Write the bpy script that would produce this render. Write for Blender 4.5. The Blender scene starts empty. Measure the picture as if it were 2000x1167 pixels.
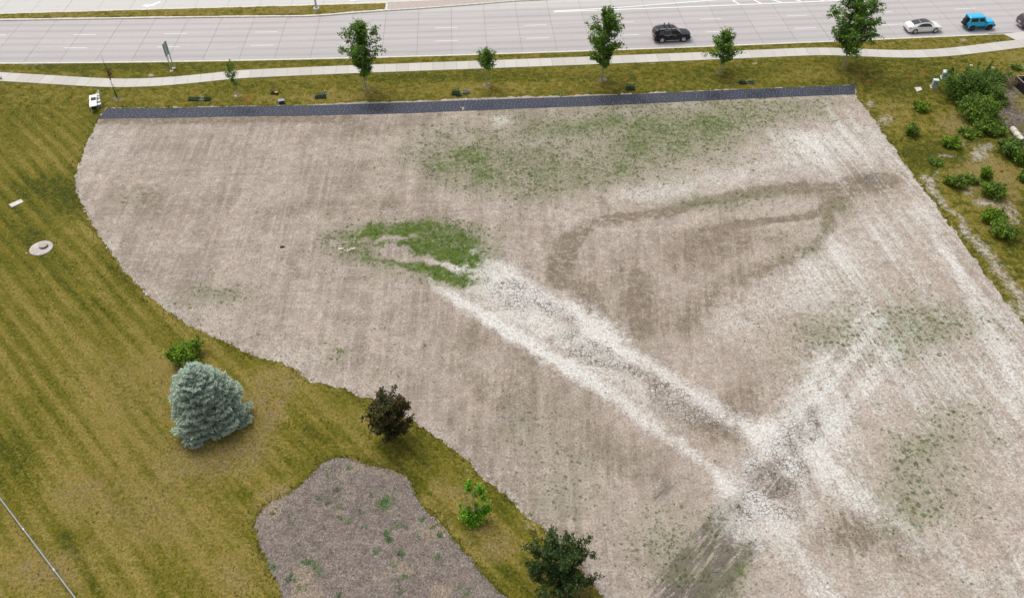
import bpy, math, random
import numpy as np
from mathutils import Vector, Matrix
R = math.radians
random.seed(7); RNG = np.random.default_rng(7)
SC = bpy.context.scene; COL = SC.collection

# ---------------------------------------------------------------- camera, sky, sun, exposure
CAM_H, TILT, FPX = 54.8, R(44.3), 1673.0          # metres up, angle below horizontal, focal length in photo pixels
cd = bpy.data.cameras.new('camera'); cam = bpy.data.objects.new('camera', cd); COL.objects.link(cam)
cam.location = (0, 0, CAM_H); cam.rotation_euler = (math.pi/2 - TILT, 0, 0)
cd.sensor_width = 36; cd.lens = 36*FPX/2000; cd.clip_start = 1; cd.clip_end = 6000
SC.camera = cam

SUN_EL, SUN_AZ = R(62), R(-35)                    # azimuth measured from +Y towards +X
w = bpy.data.worlds.new('World'); SC.world = w; w.use_nodes = True
wn = w.node_tree; wn.nodes.clear()
sky = wn.nodes.new('ShaderNodeTexSky'); sky.sky_type = 'NISHITA'; sky.sun_disc = False
sky.sun_elevation = SUN_EL; sky.sun_rotation = SUN_AZ; sky.air_density = 1.0; sky.dust_density = 4.0; sky.ozone_density = 1.0
hs = wn.nodes.new('ShaderNodeHueSaturation'); hs.inputs['Saturation'].default_value = 0.25
bg = wn.nodes.new('ShaderNodeBackground'); bg.inputs['Strength'].default_value = 0.15
wo = wn.nodes.new('ShaderNodeOutputWorld')
wn.links.new(sky.outputs[0], hs.inputs['Color']); wn.links.new(hs.outputs[0], bg.inputs['Color']); wn.links.new(bg.outputs[0], wo.inputs[0])
sd = bpy.data.lights.new('sun', 'SUN'); sd.energy = 1.1; sd.angle = R(28); sd.color = (1.0, 0.965, 0.91)
so = bpy.data.objects.new('sun', sd); COL.objects.link(so)
sv = Vector((math.sin(SUN_AZ)*math.cos(SUN_EL), math.cos(SUN_AZ)*math.cos(SUN_EL), math.sin(SUN_EL)))
so.rotation_euler = sv.to_track_quat('Z', 'Y').to_euler(); so.location = (0, 60, 90)
SC.view_settings.view_transform = 'Standard'; SC.view_settings.look = 'None'
SC.view_settings.exposure = 0.18; SC.view_settings.gamma = 1.0; SC.view_settings.use_curve_mapping = False

# ---------------------------------------------------------------- places
CT, ST = math.cos(TILT), math.sin(TILT)
def Gn(px, py, z=0.0):
    """where the ray seen at a photo position meets the height z (arrays allowed)"""
    px = np.asarray(px, float); py = np.asarray(py, float)
    k = (583.5-py)/FPX; a = CAM_H-z
    Y = a*(CT+k*ST)/(ST-k*CT)
    d = Y*CT + a*ST
    return (px-1000)/FPX*d, Y
def G(px, py, z=0.0):
    x, y = Gn(px, py, z); return Vector((float(x), float(y), z))
def zfor(base, py):
    Y = base[1]; k = (583.5-py)/FPX
    return CAM_H - Y*(ST-k*CT)/(CT+k*ST)
def PL(pts, z=0.0):
    a = np.array(pts, float); x, y = Gn(a[:, 0], a[:, 1], z); return np.stack([x, y], 1)

# ---------------------------------------------------------------- noise and distances (numpy)
def vnoise(x, y, s, seed=0):
    x = np.asarray(x)/s + seed*17.31; y = np.asarray(y)/s + seed*7.77
    xi = np.floor(x).astype(np.int64); yi = np.floor(y).astype(np.int64); fx = x-xi; fy = y-yi
    def h(i, j):
        n = (i*374761393 + j*668265263 + seed*1442695041) & 0xffffffff
        n = ((n ^ (n >> 13))*1274126177) & 0xffffffff
        return ((n ^ (n >> 16)) & 0xffff)/65535.0
    u = fx*fx*(3-2*fx); v = fy*fy*(3-2*fy)
    return (h(xi, yi)*(1-u)+h(xi+1, yi)*u)*(1-v) + (h(xi, yi+1)*(1-u)+h(xi+1, yi+1)*u)*v
def fbm(x, y, s, seed=0, o=4):
    t = 0; a = 1.0; n = 0
    for i in range(o):
        t = t + a*vnoise(x, y, s/(2.03**i), seed+i*3); n += a; a *= 0.55
    return t/n
def dist_poly(x, y, P, closed=False):
    d = np.full(x.shape, 1e9); n = len(P); tt = np.zeros(x.shape)
    L = 0; segs = range(n if closed else n-1)
    for i in segs:
        a = P[i]; b = P[(i+1) % n]; ab = b-a; l2 = max(ab@ab, 1e-9)
        t = np.clip(((x-a[0])*ab[0]+(y-a[1])*ab[1])/l2, 0, 1)
        dd = np.hypot(x-a[0]-t*ab[0], y-a[1]-t*ab[1]); m = dd < d
        d = np.where(m, dd, d); tt = np.where(m, i+t, tt)
    return d, tt
def inside(x, y, P):
    c = np.zeros(x.shape, bool); n = len(P)
    for i in range(n):
        a = P[i]; b = P[(i+1) % n]
        if a[1] == b[1]: continue
        c ^= ((a[1] > y) != (b[1] > y)) & (x < (b[0]-a[0])*(y-a[1])/(b[1]-a[1])+a[0])
    return c
def sdf(x, y, P):
    d, _ = dist_poly(x, y, P, True); return np.where(inside(x, y, P), d, -d)
def sm(x, a, b):
    t = np.clip((x-a)/(b-a), 0, 1); return t*t*(3-2*t)
def band(x, y, pts, wd, st=1.0):
    """soft streak along a line; wd may be a list of half widths in metres"""
    P = PL(pts); d, t = dist_poly(x, y, P)
    W = np.interp(t, np.arange(len(P)), np.full(len(P), wd) if np.isscalar(wd) else wd)
    S = np.interp(t, np.arange(len(P)), np.full(len(P), st) if np.isscalar(st) else st)
    return S*np.exp(-(d/W)**2)
def blob(x, y, px, py, rx, ry, st=1.0, ang=0):
    """soft patch; radii in photo pixels, turned by ang degrees in the photo"""
    c = G(px, py); ca, sa = math.cos(R(ang)), math.sin(R(ang))
    e1 = G(px+rx*ca, py+rx*sa)-c; e2 = G(px-ry*sa, py+ry*ca)-c
    M = np.linalg.inv(np.array([[e1.x, e2.x], [e1.y, e2.y]]))
    u = M[0, 0]*(x-c.x)+M[0, 1]*(y-c.y); v = M[1, 0]*(x-c.x)+M[1, 1]*(y-c.y)
    return st*np.exp(-(u*u+v*v)**1.0*1.1)

# ---------------------------------------------------------------- mesh helpers
def tag(o, label=None, cat=None, group=None, kind=None):
    if label: o['label'] = label
    if cat: o['category'] = cat
    if group: o['group'] = group
    if kind: o['kind'] = kind
    return o
def mesh_np(name, V, F, smooth=False):
    """V: nx3, F: mxk faces of equal size"""
    me = bpy.data.meshes.new(name); V = np.asarray(V, np.float32); F = np.asarray(F, np.int32)
    k = F.shape[1]; m = len(F)
    me.vertices.add(len(V)); me.vertices.foreach_set('co', V.ravel())
    me.loops.add(m*k); me.loops.foreach_set('vertex_index', F.ravel())
    me.polygons.add(m); me.polygons.foreach_set('loop_start', np.arange(0, m*k, k, dtype=np.int32))
    me.polygons.foreach_set('loop_total', np.full(m, k, np.int32))
    me.polygons.foreach_set('use_smooth', np.full(m, smooth, bool))
    me.update(calc_edges=True); me.validate(); return me
def link(name, me, mat=None, parent=None, loc=None):
    o = bpy.data.objects.new(name, me); COL.objects.link(o)
    if mat is not None and me is not None and len(me.materials) == 0: me.materials.append(mat)
    if parent is not None: o.parent = parent
    if loc is not None: o.location = loc
    return o
def empty(name, loc, rz=0.0, label=None, cat=None, group=None):
    o = bpy.data.objects.new(name, None); COL.objects.link(o); o.location = loc; o.rotation_euler = (0, 0, rz)
    o.empty_display_size = 0.2
    return tag(o, label, cat, group)
class MB:
    def __init__(s): s.v = []; s.f = []
    def add(s, V, F):
        n = len(s.v); s.v += [tuple(v) for v in V]; s.f += [tuple(i+n for i in f) for f in F]; return s
    def box(s, c, d, rz=0.0, taper=1.0, bev=0.0):
        x, y, z = d[0]/2, d[1]/2, d[2]/2; V = []
        ca, sa = math.cos(rz), math.sin(rz)
        for k, (zz, t) in enumerate(((-z, 1), (z, taper))):
            for (i, j) in ((-1, -1), (1, -1), (1, 1), (-1, 1)):
                a, b = i*x*t, j*y*t; V.append((c[0]+a*ca-b*sa, c[1]+a*sa+b*ca, c[2]+zz))
        return s.add(V, [(3, 2, 1, 0), (4, 5, 6, 7), (0, 1, 5, 4), (1, 2, 6, 5), (2, 3, 7, 6), (3, 0, 4, 7)])
    def tube(s, P, rad, n=6, caps=True):
        P = [Vector(p) for p in P]; rad = [rad]*len(P) if np.isscalar(rad) else rad; V = []; F = []
        for i, p in enumerate(P):
            t = (P[min(i+1, len(P)-1)]-P[max(i-1, 0)]).normalized()
            a = t.cross(Vector((0, 0, 1)) if abs(t.z) < .9 else Vector((1, 0, 0))).normalized(); b = t.cross(a)
            for k in range(n):
                q = 2*math.pi*k/n; V.append(p+a*math.cos(q)*rad[i]+b*math.sin(q)*rad[i])
        for i in range(len(P)-1):
            for k in range(n):
                k2 = (k+1) % n; F.append((i*n+k, (i+1)*n+k, (i+1)*n+k2, i*n+k2))
        if caps: F.append(tuple(range(n))); F.append(tuple(reversed(range((len(P)-1)*n, len(P)*n))))
        return s.add(V, F)
    def lathe(s, c, prof, n=20, axis='z'):
        """prof: (radius, height) pairs"""
        V = []; F = []
        for r, h in prof:
            for k in range(n):
                q = 2*math.pi*k/n
                p = (r*math.cos(q), r*math.sin(q), h)
                if axis == 'y': p = (p[0], p[2], p[1])
                if axis == 'x': p = (p[2], p[0], p[1])
                V.append((c[0]+p[0], c[1]+p[1], c[2]+p[2]))
        for i in range(len(prof)-1):
            for k in range(n):
                k2 = (k+1) % n; F.append((i*n+k, i*n+k2, (i+1)*n+k2, (i+1)*n+k))
        F.append(tuple(reversed(range(n)))); F.append(tuple(range((len(prof)-1)*n, len(prof)*n)))
        return s.add(V, F)
    def prism(s, poly, z0, z1):
        n = len(poly); V = [(p[0], p[1], z0) for p in poly]+[(p[0], p[1], z1) for p in poly]
        return s.add(V, [tuple(reversed(range(n))), tuple(range(n, 2*n))]+[(i, (i+1) % n, n+(i+1) % n, n+i) for i in range(n)])
    def mesh(s, name, smooth=False):
        me = bpy.data.meshes.new(name); me.from_pydata(s.v, [], s.f); me.validate()
        import bmesh
        b = bmesh.new(); b.from_mesh(me); bmesh.ops.recalc_face_normals(b, faces=b.faces); b.to_mesh(me); b.free()
        if smooth:
            me.polygons.foreach_set('use_smooth', [True]*len(me.polygons))
            try: me.set_sharp_from_angle(angle=R(38))
            except Exception: pass
        return me
    def obj(s, name, mat, parent=None, smooth=False): return link(name, s.mesh(name, smooth), mat, parent)

# ---------------------------------------------------------------- materials
class NT:
    def __init__(s, name, rough=0.9, spec=0.25):
        s.m = bpy.data.materials.new(name); s.m.use_nodes = True; s.t = s.m.node_tree; s.n = s.t.nodes; s.n.clear()
        s.out = s.n.new('ShaderNodeOutputMaterial'); s.b = s.n.new('ShaderNodeBsdfPrincipled')
        s.t.links.new(s.b.outputs[0], s.out.inputs[0])
        s.b.inputs['Roughness'].default_value = rough; s.b.inputs['Specular IOR Level'].default_value = spec
        s.tc = s.n.new('ShaderNodeTexCoord').outputs['Object']
    def L(s, a, b): s.t.links.new(a, b)
    def put(s, sock, v):
        if isinstance(v, bpy.types.NodeSocket): s.L(v, sock)
        else: sock.default_value = (tuple(v)+(1,) if isinstance(v, (tuple, list)) and len(v) == 3 and sock.type == 'RGBA' else v)
    def math(s, op, a, b=0.0, c=None, clamp=False):
        n = s.n.new('ShaderNodeMath'); n.operation = op; n.use_clamp = clamp; s.put(n.inputs[0], a); s.put(n.inputs[1], b)
        if c is not None: s.put(n.inputs[2], c)
        return n.outputs[0]
    def map(s, v, a, b, c=0.0, d=1.0, smooth=True):
        n = s.n.new('ShaderNodeMapRange'); n.interpolation_type = 'SMOOTHSTEP' if smooth else 'LINEAR'
        s.put(n.inputs[0], v)
        for i, q in enumerate((a, b, c, d)): s.put(n.inputs[i+1], q)
        return n.outputs[0]
    def mix(s, f, a, b, mode='MIX'):
        n = s.n.new('ShaderNodeMix'); n.data_type = 'RGBA'; n.blend_type = mode
        s.put(n.inputs[0], f); s.put(n.inputs[6], a); s.put(n.inputs[7], b); return n.outputs[2]
    def coord(s, scale=(1, 1, 1), rot=(0, 0, 0), src=None):
        n = s.n.new('ShaderNodeMapping'); n.inputs['Rotation'].default_value = rot; n.inputs['Scale'].default_value = scale
        s.L(src or s.tc, n.inputs[0]); return n.outputs[0]
    def noise(s, scale, det=3.0, rough=0.55, dist=0.0, vec=None, col=False):
        n = s.n.new('ShaderNodeTexNoise'); n.inputs['Scale'].default_value = scale; n.inputs['Detail'].default_value = det
        n.inputs['Roughness'].default_value = rough; n.inputs['Distortion'].default_value = dist
        s.L(vec or s.tc, n.inputs['Vector']); return n.outputs[1 if col else 0]
    def vor(s, scale, feat='F1', vec=None, out='Distance', rnd=1.0):
        n = s.n.new('ShaderNodeTexVoronoi'); n.feature = feat; n.inputs['Scale'].default_value = scale
        n.inputs['Randomness'].default_value = rnd; s.L(vec or s.tc, n.inputs['Vector']); return n.outputs[out]
    def attr(s, name):
        n = s.n.new('ShaderNodeAttribute'); n.attribute_name = name; return n.outputs['Fac']
    def rnd_obj(s): return s.n.new('ShaderNodeObjectInfo').outputs['Random']
    def rnd_isl(s): return s.n.new('ShaderNodeNewGeometry').outputs['Random Per Island']
    def bump(s, h, strength=0.5, dist=0.05):
        n = s.n.new('ShaderNodeBump'); n.inputs['Strength'].default_value = strength; n.inputs['Distance'].default_value = dist
        s.L(h, n.inputs['Height']); s.L(n.outputs[0], s.b.inputs['Normal'])
    def done(s, col, rough=None):
        s.put(s.b.inputs['Base Color'], col)
        if rough is not None: s.put(s.b.inputs['Roughness'], rough)
        return s.m
MATS = {}
def plain(name, col, rough=0.6, metal=0.0, var=0.12, scale=6.0, spec=0.4, coat=0.0):
    if name in MATS: return MATS[name]
    q = NT(name, rough, spec); q.b.inputs['Metallic'].default_value = metal
    if coat: q.b.inputs['Coat Weight'].default_value = coat; q.b.inputs['Coat Roughness'].default_value = 0.06
    n = q.noise(scale, 4.0)
    c = q.mix(q.map(n, .3, .7), tuple(v*(1-var) for v in col), tuple(min(1, v*(1+var)) for v in col))
    MATS[name] = q.done(c); return MATS[name]


def along(q, deg, sx, sy):
    """texture space whose x runs along a world direction, stretched"""
    v = q.coord((1, 1, 1), (0, 0, R(-deg))); return q.coord((sx, sy, 1), (0, 0, 0), v)
# --- lawn: olive turf, mowing stripes, straw and lush patches, bare salty ground, orange sprayed marks
q = NT('lawn_grass', 0.95, 0.1)
lush, dry, bare, orange, east = (q.attr(a) for a in ('lush', 'dry', 'bare', 'orange', 'east'))
ddk = q.attr('ddark')
blade = q.noise(5.2, 8.0, 0.85); clump = q.noise(1.3, 7.0, 0.72, 0.5); wide = q.noise(0.2, 4.0, 0.6)
st1 = q.noise(1.0, 5.0, 0.62, 0.5, vec=along(q, -46, .028, .50)); st2 = q.noise(1.0, 4.0, 0.6, 0.2, vec=along(q, -46, .06, 1.25))
stripe = q.math('ADD', q.math('MULTIPLY', q.map(st1, .42, .58), .55), q.math('MULTIPLY', q.map(st2, .42, .58), .45))
stripe = q.math('ADD', q.math('MULTIPLY', stripe, q.math('SUBTRACT', 1.0, east)), q.math('MULTIPLY', q.map(clump, .35, .65), east))
sp_ = q.n.new('ShaderNodeSeparateXYZ'); q.L(along(q, -46, 1, 1), sp_.inputs[0])
ph = q.math('ADD', q.math('MULTIPLY', sp_.outputs[1], 4.5), q.math('MULTIPLY', q.noise(.07, 3, .5), 5.0))
sine = q.math('ADD', .5, q.math('MULTIPLY', q.math('SINE', ph), .5)); sine = q.map(sine, .15, .85); sine = q.math('MULTIPLY', sine, q.map(q.noise(.12, 3, .6), .35, .6, .35, 1.0))
stripe = q.mix(q.math('MULTIPLY', q.math('SUBTRACT', 1.0, east), .38), stripe, sine)
v = q.math('ADD', q.math('MULTIPLY', stripe, .66), q.math('MULTIPLY', q.map(clump, .32, .68), .26)); v = q.math('ADD', v, q.math('MULTIPLY', q.map(wide, .3, .7), .16))
v = q.math('ADD', v, q.math('MULTIPLY', dry, .50)); v = q.math('SUBTRACT', v, q.math('ADD', q.math('MULTIPLY', lush, .55), .06), clamp=True)
c = q.mix(q.map(v, 0.0, .42), (.050, .064, .004), (.125, .118, .010))
c = q.mix(q.map(v, .34, .85), c, (.245, .190, .046))
c = q.mix(q.math('MULTIPLY', q.map(dry, .35, 1.0), q.map(clump, .35, .62)), c, (.245, .180, .082))
tint = q.noise(.7, 4.0, .65, vec=q.coord((1, 1, 1), (0, 0, 1)))
c = q.mix(q.map(tint, .38, .66, 0, .40), c, (.172, .140, .016))
c = q.mix(q.map(q.noise(3.1, 5, .8), .50, .66, 0, .5), c, (.29, .225, .095))
c = q.mix(1.0, c, q.mix(q.map(blade, .32, .68), (.42, .43, .40), (1.50, 1.50, 1.52)), 'MULTIPLY')
c = q.mix(q.map(q.noise(2.4, 6, .78), .55, .70, 0, .6), c, (.040, .042, .005))
bn = q.math('ADD', bare, q.math('MULTIPLY', q.math('SUBTRACT', q.noise(2.2, 8.0, .82), .5), 2.6))
dirt = q.mix(q.map(q.noise(1.1, 6, .75), .35, .65), (.25, .20, .14), (.50, .455, .38))
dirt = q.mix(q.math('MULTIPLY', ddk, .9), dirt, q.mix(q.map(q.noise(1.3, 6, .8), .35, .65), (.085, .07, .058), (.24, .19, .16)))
dirt = q.mix(1.0, dirt, q.mix(q.map(blade, .34, .66), (.6, .6, .6), (1.3, 1.3, 1.3)), 'MULTIPLY')
c = q.mix(q.map(bn, .32, .85, 0, .95), c, dirt)
c = q.mix(q.math('MULTIPLY', q.map(q.math('ADD', orange, q.math('MULTIPLY', q.math('SUBTRACT', clump, .5), 1.6)), .35, .95), .5), c, (.30, .115, .018))
q.bump(q.math('ADD', blade, clump), .9, .07)
M_LAWN = q.done(c)

# --- bare seeded soil
q = NT('bare_soil', 0.97, 0.08)
salt, crack, green, dark, tan, trk, till = (q.attr(a) for a in ('salt', 'crack', 'green', 'dark', 'tan', 'track', 'till'))
f1 = q.noise(5.5, 8.0, 0.86); f2 = q.noise(1.4, 8.0, 0.78, 0.6); f3 = q.noise(.26, 6.0, 0.66, .5)
f4 = q.noise(.85, 6.0, .7, .8)
pink = q.mix(q.map(f3, .36, .64), (.485, .405, .350), (.392, .325, .270))
pink = q.mix(q.map(f4, .40, .60), q.mix(.5, pink, (.270, .222, .192)), pink)
pink = q.mix(q.map(f2, .36, .66, 0, .6), pink, (.525, .465, .410))
pink = q.mix(q.map(q.noise(.45, 5, .7, .6, vec=q.coord((1, 1, 1), (0, 0, 2))), .48, .66, 0, .40), pink, (.335, .298, .248))
sa = q.noise(1.0, 6.0, .7, .3, vec=along(q, 92, .022, 1.1)); sb = q.noise(1.0, 6.0, .75, .2, vec=along(q, 2, .05, 1.7))
weave = q.math('ADD', q.math('MULTIPLY', q.map(sa, .40, .60), .72), q.math('MULTIPLY', q.map(sb, .42, .58), .28))
pink = q.mix(q.math('MULTIPLY', q.math('SUBTRACT', 1.0, weave), q.math('MULTIPLY', till, q.map(q.noise(.18, 5, .7), .38, .62, .15, .95))), pink, (.25, .205, .170))
sc_ = q.noise(1.0, 7.0, .72, .5, vec=along(q, -80, .06, .9)); sd_ = q.noise(1.0, 6.0, .75, .4, vec=along(q, -80, .07, 2.4))
streak = q.math('ADD', q.math('MULTIPLY', q.map(sc_, .38, .66), .6), q.math('MULTIPLY', q.map(sd_, .36, .66), .4))
saltv = q.math('ADD', salt, q.math('MULTIPLY', q.math('MULTIPLY', q.math('SUBTRACT', streak, .25), trk), 1.0))
saltn = q.math('ADD', saltv, q.math('ADD', q.math('MULTIPLY', q.math('SUBTRACT', f2, .5), 2.0), q.math('MULTIPLY', q.math('SUBTRACT', f1, .5), 1.2)))
rakes = q.math('SUBTRACT', q.noise(1.0, 5, .7, .3, vec=along(q, 84, .05, 1.6)), .5)
tann = q.math('ADD', tan, q.math('MULTIPLY', q.math('SUBTRACT', f4, .5), q.map(tan, .1, .6, 0, 1.6)))
tann = q.math('ADD', tann, q.math('MULTIPLY', rakes, q.map(tan, .05, .5, .5, 1.8)))
c = q.mix(q.map(tann, .0, .95, 0, .92), pink, q.mix(q.map(f2, .3, .7), (.165, .130, .095), (.310, .255, .198)))
mud = q.noise(1.0, 7.0, .78, 1.1, vec=along(q, 48, .16, .9))
rust = q.noise(1.0, 7, .8, .9, vec=along(q, 48, .22, 2.0))
dkv = q.math('ADD', q.math('MULTIPLY', dark, q.math('ADD', q.map(mud, .40, .58, .05, .85), q.map(rust, .40, .60, 0, .45))), q.math('MULTIPLY', q.math('SUBTRACT', f2, .5), q.map(dark, .05, .4, 0, 1.3)))
c = q.mix(q.map(dkv, .12, .95, 0, .90), c, (.120, .100, .086))
c = q.mix(q.map(saltn, .05, 1.15), c, (.640, .618, .580))
c = q.mix(1.0, c, q.mix(q.map(f1, .34, .66), (.61, .59, .56), (1.29, 1.29, 1.29)), 'MULTIPLY')
spn = q.noise(4.6, 3.0, .6); sp2 = q.noise(1.1, 4, .7)
spk = q.math('MULTIPLY', q.map(spn, .60, .68), q.map(sp2, .40, .58))
c = q.mix(q.math('MULTIPLY', spk, .62), c, (.115, .10, .055))
mot = q.map(q.noise(2.7, 6.0, .8, .4), .52, .68)
c = q.mix(q.math('MULTIPLY', mot, q.math('ADD', .12, q.math('MULTIPLY', trk, .38))), c, (.185, .172, .10))
def spots(scale, gain, off):
    vv = q.n.new('ShaderNodeVectorMath'); vv.operation = 'ADD'; q.L(q.tc, vv.inputs[0]); sc2 = q.n.new('ShaderNodeVectorMath'); sc2.operation = 'SCALE'; sc2.inputs['Scale'].default_value = off
    q.L(q.noise(4.0, 3, .7, col=True), sc2.inputs[0]); q.L(sc2.outputs[0], vv.inputs[1])
    n = q.n.new('ShaderNodeTexVoronoi'); n.inputs['Scale'].default_value = scale; q.L(vv.outputs[0], n.inputs['Vector'])
    sep = q.n.new('ShaderNodeSeparateColor'); q.L(n.outputs['Color'], sep.inputs[0]); rnd = sep.outputs[0]
    rad = q.math('MULTIPLY', q.math('SUBTRACT', q.math('MULTIPLY', green, gain), rnd), .9, clamp=True)
    rad = q.math('MINIMUM', q.math('ADD', rad, .17), .55); on = q.math('LESS_THAN', rnd, q.math('MULTIPLY', green, gain))
    return q.math('MULTIPLY', q.map(n.outputs['Distance'], rad, q.math('MULTIPLY', rad, .45)), on)
_g = green; green = q.math('ADD', .055, q.math('MULTIPLY', q.map(q.noise(.35, 4, .7), .45, .68), .12)); dots = spots(3.0, 1.5, .2); green = _g
c = q.mix(q.math('MULTIPLY', dots, .75), c, (.105, .098, .052))
g1 = q.math('MAXIMUM', spots(1.9, .80, .45), q.math('MULTIPLY', spots(3.6, .90, .25), .8))
lushm = q.map(q.math('ADD', green, q.math('MULTIPLY', q.math('SUBTRACT', q.noise(1.9, 9, .86), .5), 4.6)), .86, 1.75)
gm = q.math('MAXIMUM', q.math('MULTIPLY', g1, .78), lushm)
gcol = q.mix(q.map(green, .55, 1.25), (.080, .096, .034), (.076, .124, .018))
gcol = q.mix(q.map(q.noise(1.7, 6, .8), .45, .7, 0, .6), gcol, (.20, .20, .085))
gcol = q.mix(1.0, gcol, q.mix(q.map(f1, .3, .7), (.45, .5, .4), (1.5, 1.45, 1.6)), 'MULTIPLY')
c = q.mix(q.math('MULTIPLY', q.map(q.math('ADD', green, q.math('MULTIPLY', q.math('SUBTRACT', f2, .5), .8)), .1, .9, 0, .42), 1.0), c, (.20, .205, .115))
c = q.mix(gm, c, gcol)
# mud cracks
wv = q.n.new('ShaderNodeVectorMath'); wv.operation = 'ADD'; q.L(q.tc, wv.inputs[0])
wn_ = q.n.new('ShaderNodeVectorMath'); wn_.operation = 'SCALE'; q.L(q.noise(1.6, 3, .6, col=True), wn_.inputs[0]); wn_.inputs['Scale'].default_value = .5
q.L(wn_.outputs[0], wv.inputs[1])
cr1 = q.vor(3.0, 'DISTANCE_TO_EDGE', wv.outputs[0]); cr2 = q.vor(5.6, 'DISTANCE_TO_EDGE', wv.outputs[0])
cwid = q.math('MULTIPLY', q.map(q.noise(.8, 4, .6), .35, .7), .13)
cm = q.math('MAXIMUM', q.map(cr1, q.math('ADD', cwid, .01), 0.0), q.math('MULTIPLY', q.map(cr2, .04, 0.0), .3))
cmk = q.math('MULTIPLY', cm, q.map(q.math('ADD', crack, q.math('MULTIPLY', q.math('SUBTRACT', f2, .5), .8)), .25, .7))
c = q.mix(q.math('MULTIPLY', cmk, .88), c, (.085, .068, .056))
hgt = q.math('SUBTRACT', q.math('ADD', q.math('MULTIPLY', f1, .5), q.math('MULTIPLY', f2, .8)), q.math('MULTIPLY', cmk, .8))
q.bump(hgt, .7, .06)
M_SOIL = q.done(c)

# --- mulch bed
q = NT('mulch', 0.95, 0.1)
f1 = q.noise(6.5, 7, .88); f2 = q.noise(1.1, 7, .75, .4); edge = q.attr('edge')
c = q.mix(q.map(f2, .32, .68), (.160, .132, .118), (.270, .228, .200))
c = q.mix(q.map(edge, 0.2, 1.0, 0, .45), c, (.26, .225, .20))
c = q.mix(q.map(q.noise(.30, 5, .65), .50, .66, 0, .75), c, (.33, .265, .195))
c = q.mix(1.0, c, q.mix(q.map(f1, .36, .64), (.45, .44, .43), (1.55, 1.53, 1.5)), 'MULTIPLY')
q.bump(q.math('ADD', f1, f2), 1.0, .06); M_MULCH = q.done(c)

# --- road concrete, banded by wheel tracks; 'across' is the distance from the kerb in metres
q = NT('road_concrete', 0.88, 0.2)
ac = q.attr('across'); ob = q.rnd_obj()
f1 = q.noise(5, 6, .75); strk = q.noise(1.0, 5, .65, vec=along(q, 2, .05, 1.5))
c = q.mix(q.map(f1, .3, .7), (.445, .415, .402), (.492, .462, .448))
c = q.mix(q.map(ac, 11.0, 15.5, 0, .8), c, (.60, .585, .55))
ph = q.math('FRACT', q.math('DIVIDE', q.math('SUBTRACT', ac, .45), 3.66))
d1 = q.math('ABSOLUTE', q.math('SUBTRACT', ph, .27)); d2 = q.math('ABSOLUTE', q.math('SUBTRACT', ph, .74))
wt = q.math('ADD', q.map(d1, .17, .02), q.map(d2, .17, .02))
wt = q.math('MULTIPLY', wt, q.map(ac, 16.0, 11.0, .15, 1.0)); wt = q.math('MULTIPLY', wt, q.map(strk, .25, .7, .3, 1.0))
c = q.mix(q.math('MULTIPLY', wt, .85), c, (.355, .328, .325))
c = q.mix(q.math('MULTIPLY', q.map(ac, 4.2, 2.0), .28), c, (.33, .315, .325))
c = q.mix(q.map(strk, .5, .72, 0, .35), c, (.56, .53, .51))
c = q.mix(q.map(ob, 0, 1, 0, .22, smooth=False), c, (.56, .525, .515))
c = q.mix(q.map(q.noise(.8, 5, .7), .60, .72, 0, .35), c, (.30, .28, .28))
q.bump(f1, .2, .01); M_ROAD = q.done(c)
q = NT('pavement_concrete', 0.88, 0.2)
ob = q.rnd_obj(); f1 = q.noise(6, 6, .75)
c = q.mix(ob, (.52, .49, .44), (.60, .575, .53)); c = q.mix(q.map(f1, .3, .75, 0, .4), c, (.43, .40, .36))
c = q.mix(q.map(q.noise(.9, 5, .7), .6, .75, 0, .5), c, (.34, .30, .25)); q.bump(f1, .2, .01); M_WALK = q.done(c)
M_KERB = plain('kerb_concrete', (.62, .60, .52), .9, var=.12, scale=2)
M_JOINT = plain('joint_sealant', (.16, .145, .145), .95, var=.3)
M_PAINT = plain('white_road_paint', (.82, .81, .79), .8, var=.06, scale=9)
M_BRICK = plain('median_paving', (.46, .385, .355), .9, var=.1, scale=3)

# ---------------------------------------------------------------- relief of the ground
def hgt(x, y):
    x = np.asarray(x, float); y = np.asarray(y, float)
    amp = sm(-road_t(x, y), 1.5, 14)
    h = (fbm(x, y, 14, 3, 3)-.5)*.22*amp
    pit = np.exp(-(((x+8)/6)**2+((y-62)/3.5)**2))*-.18       # the grassy hollow
    return h+pit*amp
# near kerb line: points on the photograph's kerb, as a smooth curve y(x)
KP = PL([(0, 124), (200, 122), (400, 118.5), (600, 114.6), (800, 110.5), (1000, 105.3), (1200, 97.6), (1400, 90), (1600, 81.6), (1700, 77), (1800, 72.2), (1900, 68.5), (1960, 67)])
KC = np.polyfit(KP[:, 0], KP[:, 1], 3); XA, XB = KP[0, 0]-4, KP[-1, 0]+4
def ky(x):
    x = np.asarray(x, float); xc = np.clip(x, XA, XB)
    return np.polyval(KC, xc)+np.polyval(np.polyder(KC), xc)*(x-xc)
def kslope(x): return np.polyval(np.polyder(KC), np.clip(x, XA, XB))
def road_t(x, y):                                             # distance beyond the near kerb
    return (y-ky(x))/np.sqrt(1+kslope(x)**2)
_xs = np.linspace(-2600, 2600, 104001); _s = np.concatenate([[0], np.cumsum(np.hypot(np.diff(_xs), np.diff(ky(_xs))))]); _s -= np.interp(0, _xs, _s)
def RD(s, t):
    """point at arc length s along the kerb and t metres beyond it"""
    s = np.asarray(s, float); t = np.asarray(t, float)
    x = np.interp(s, _s, _xs); m = kslope(x); n = np.sqrt(1+m*m)
    return x-m/n*t, ky(x)+t/n
def s_of(px, py, z=0.0):
    P = G(px, py, z); t = float(road_t(P.x, P.y)); m = float(kslope(P.x)); x = P.x+m/math.sqrt(1+m*m)*t
    return float(np.interp(x, _xs, _s)), t

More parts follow.
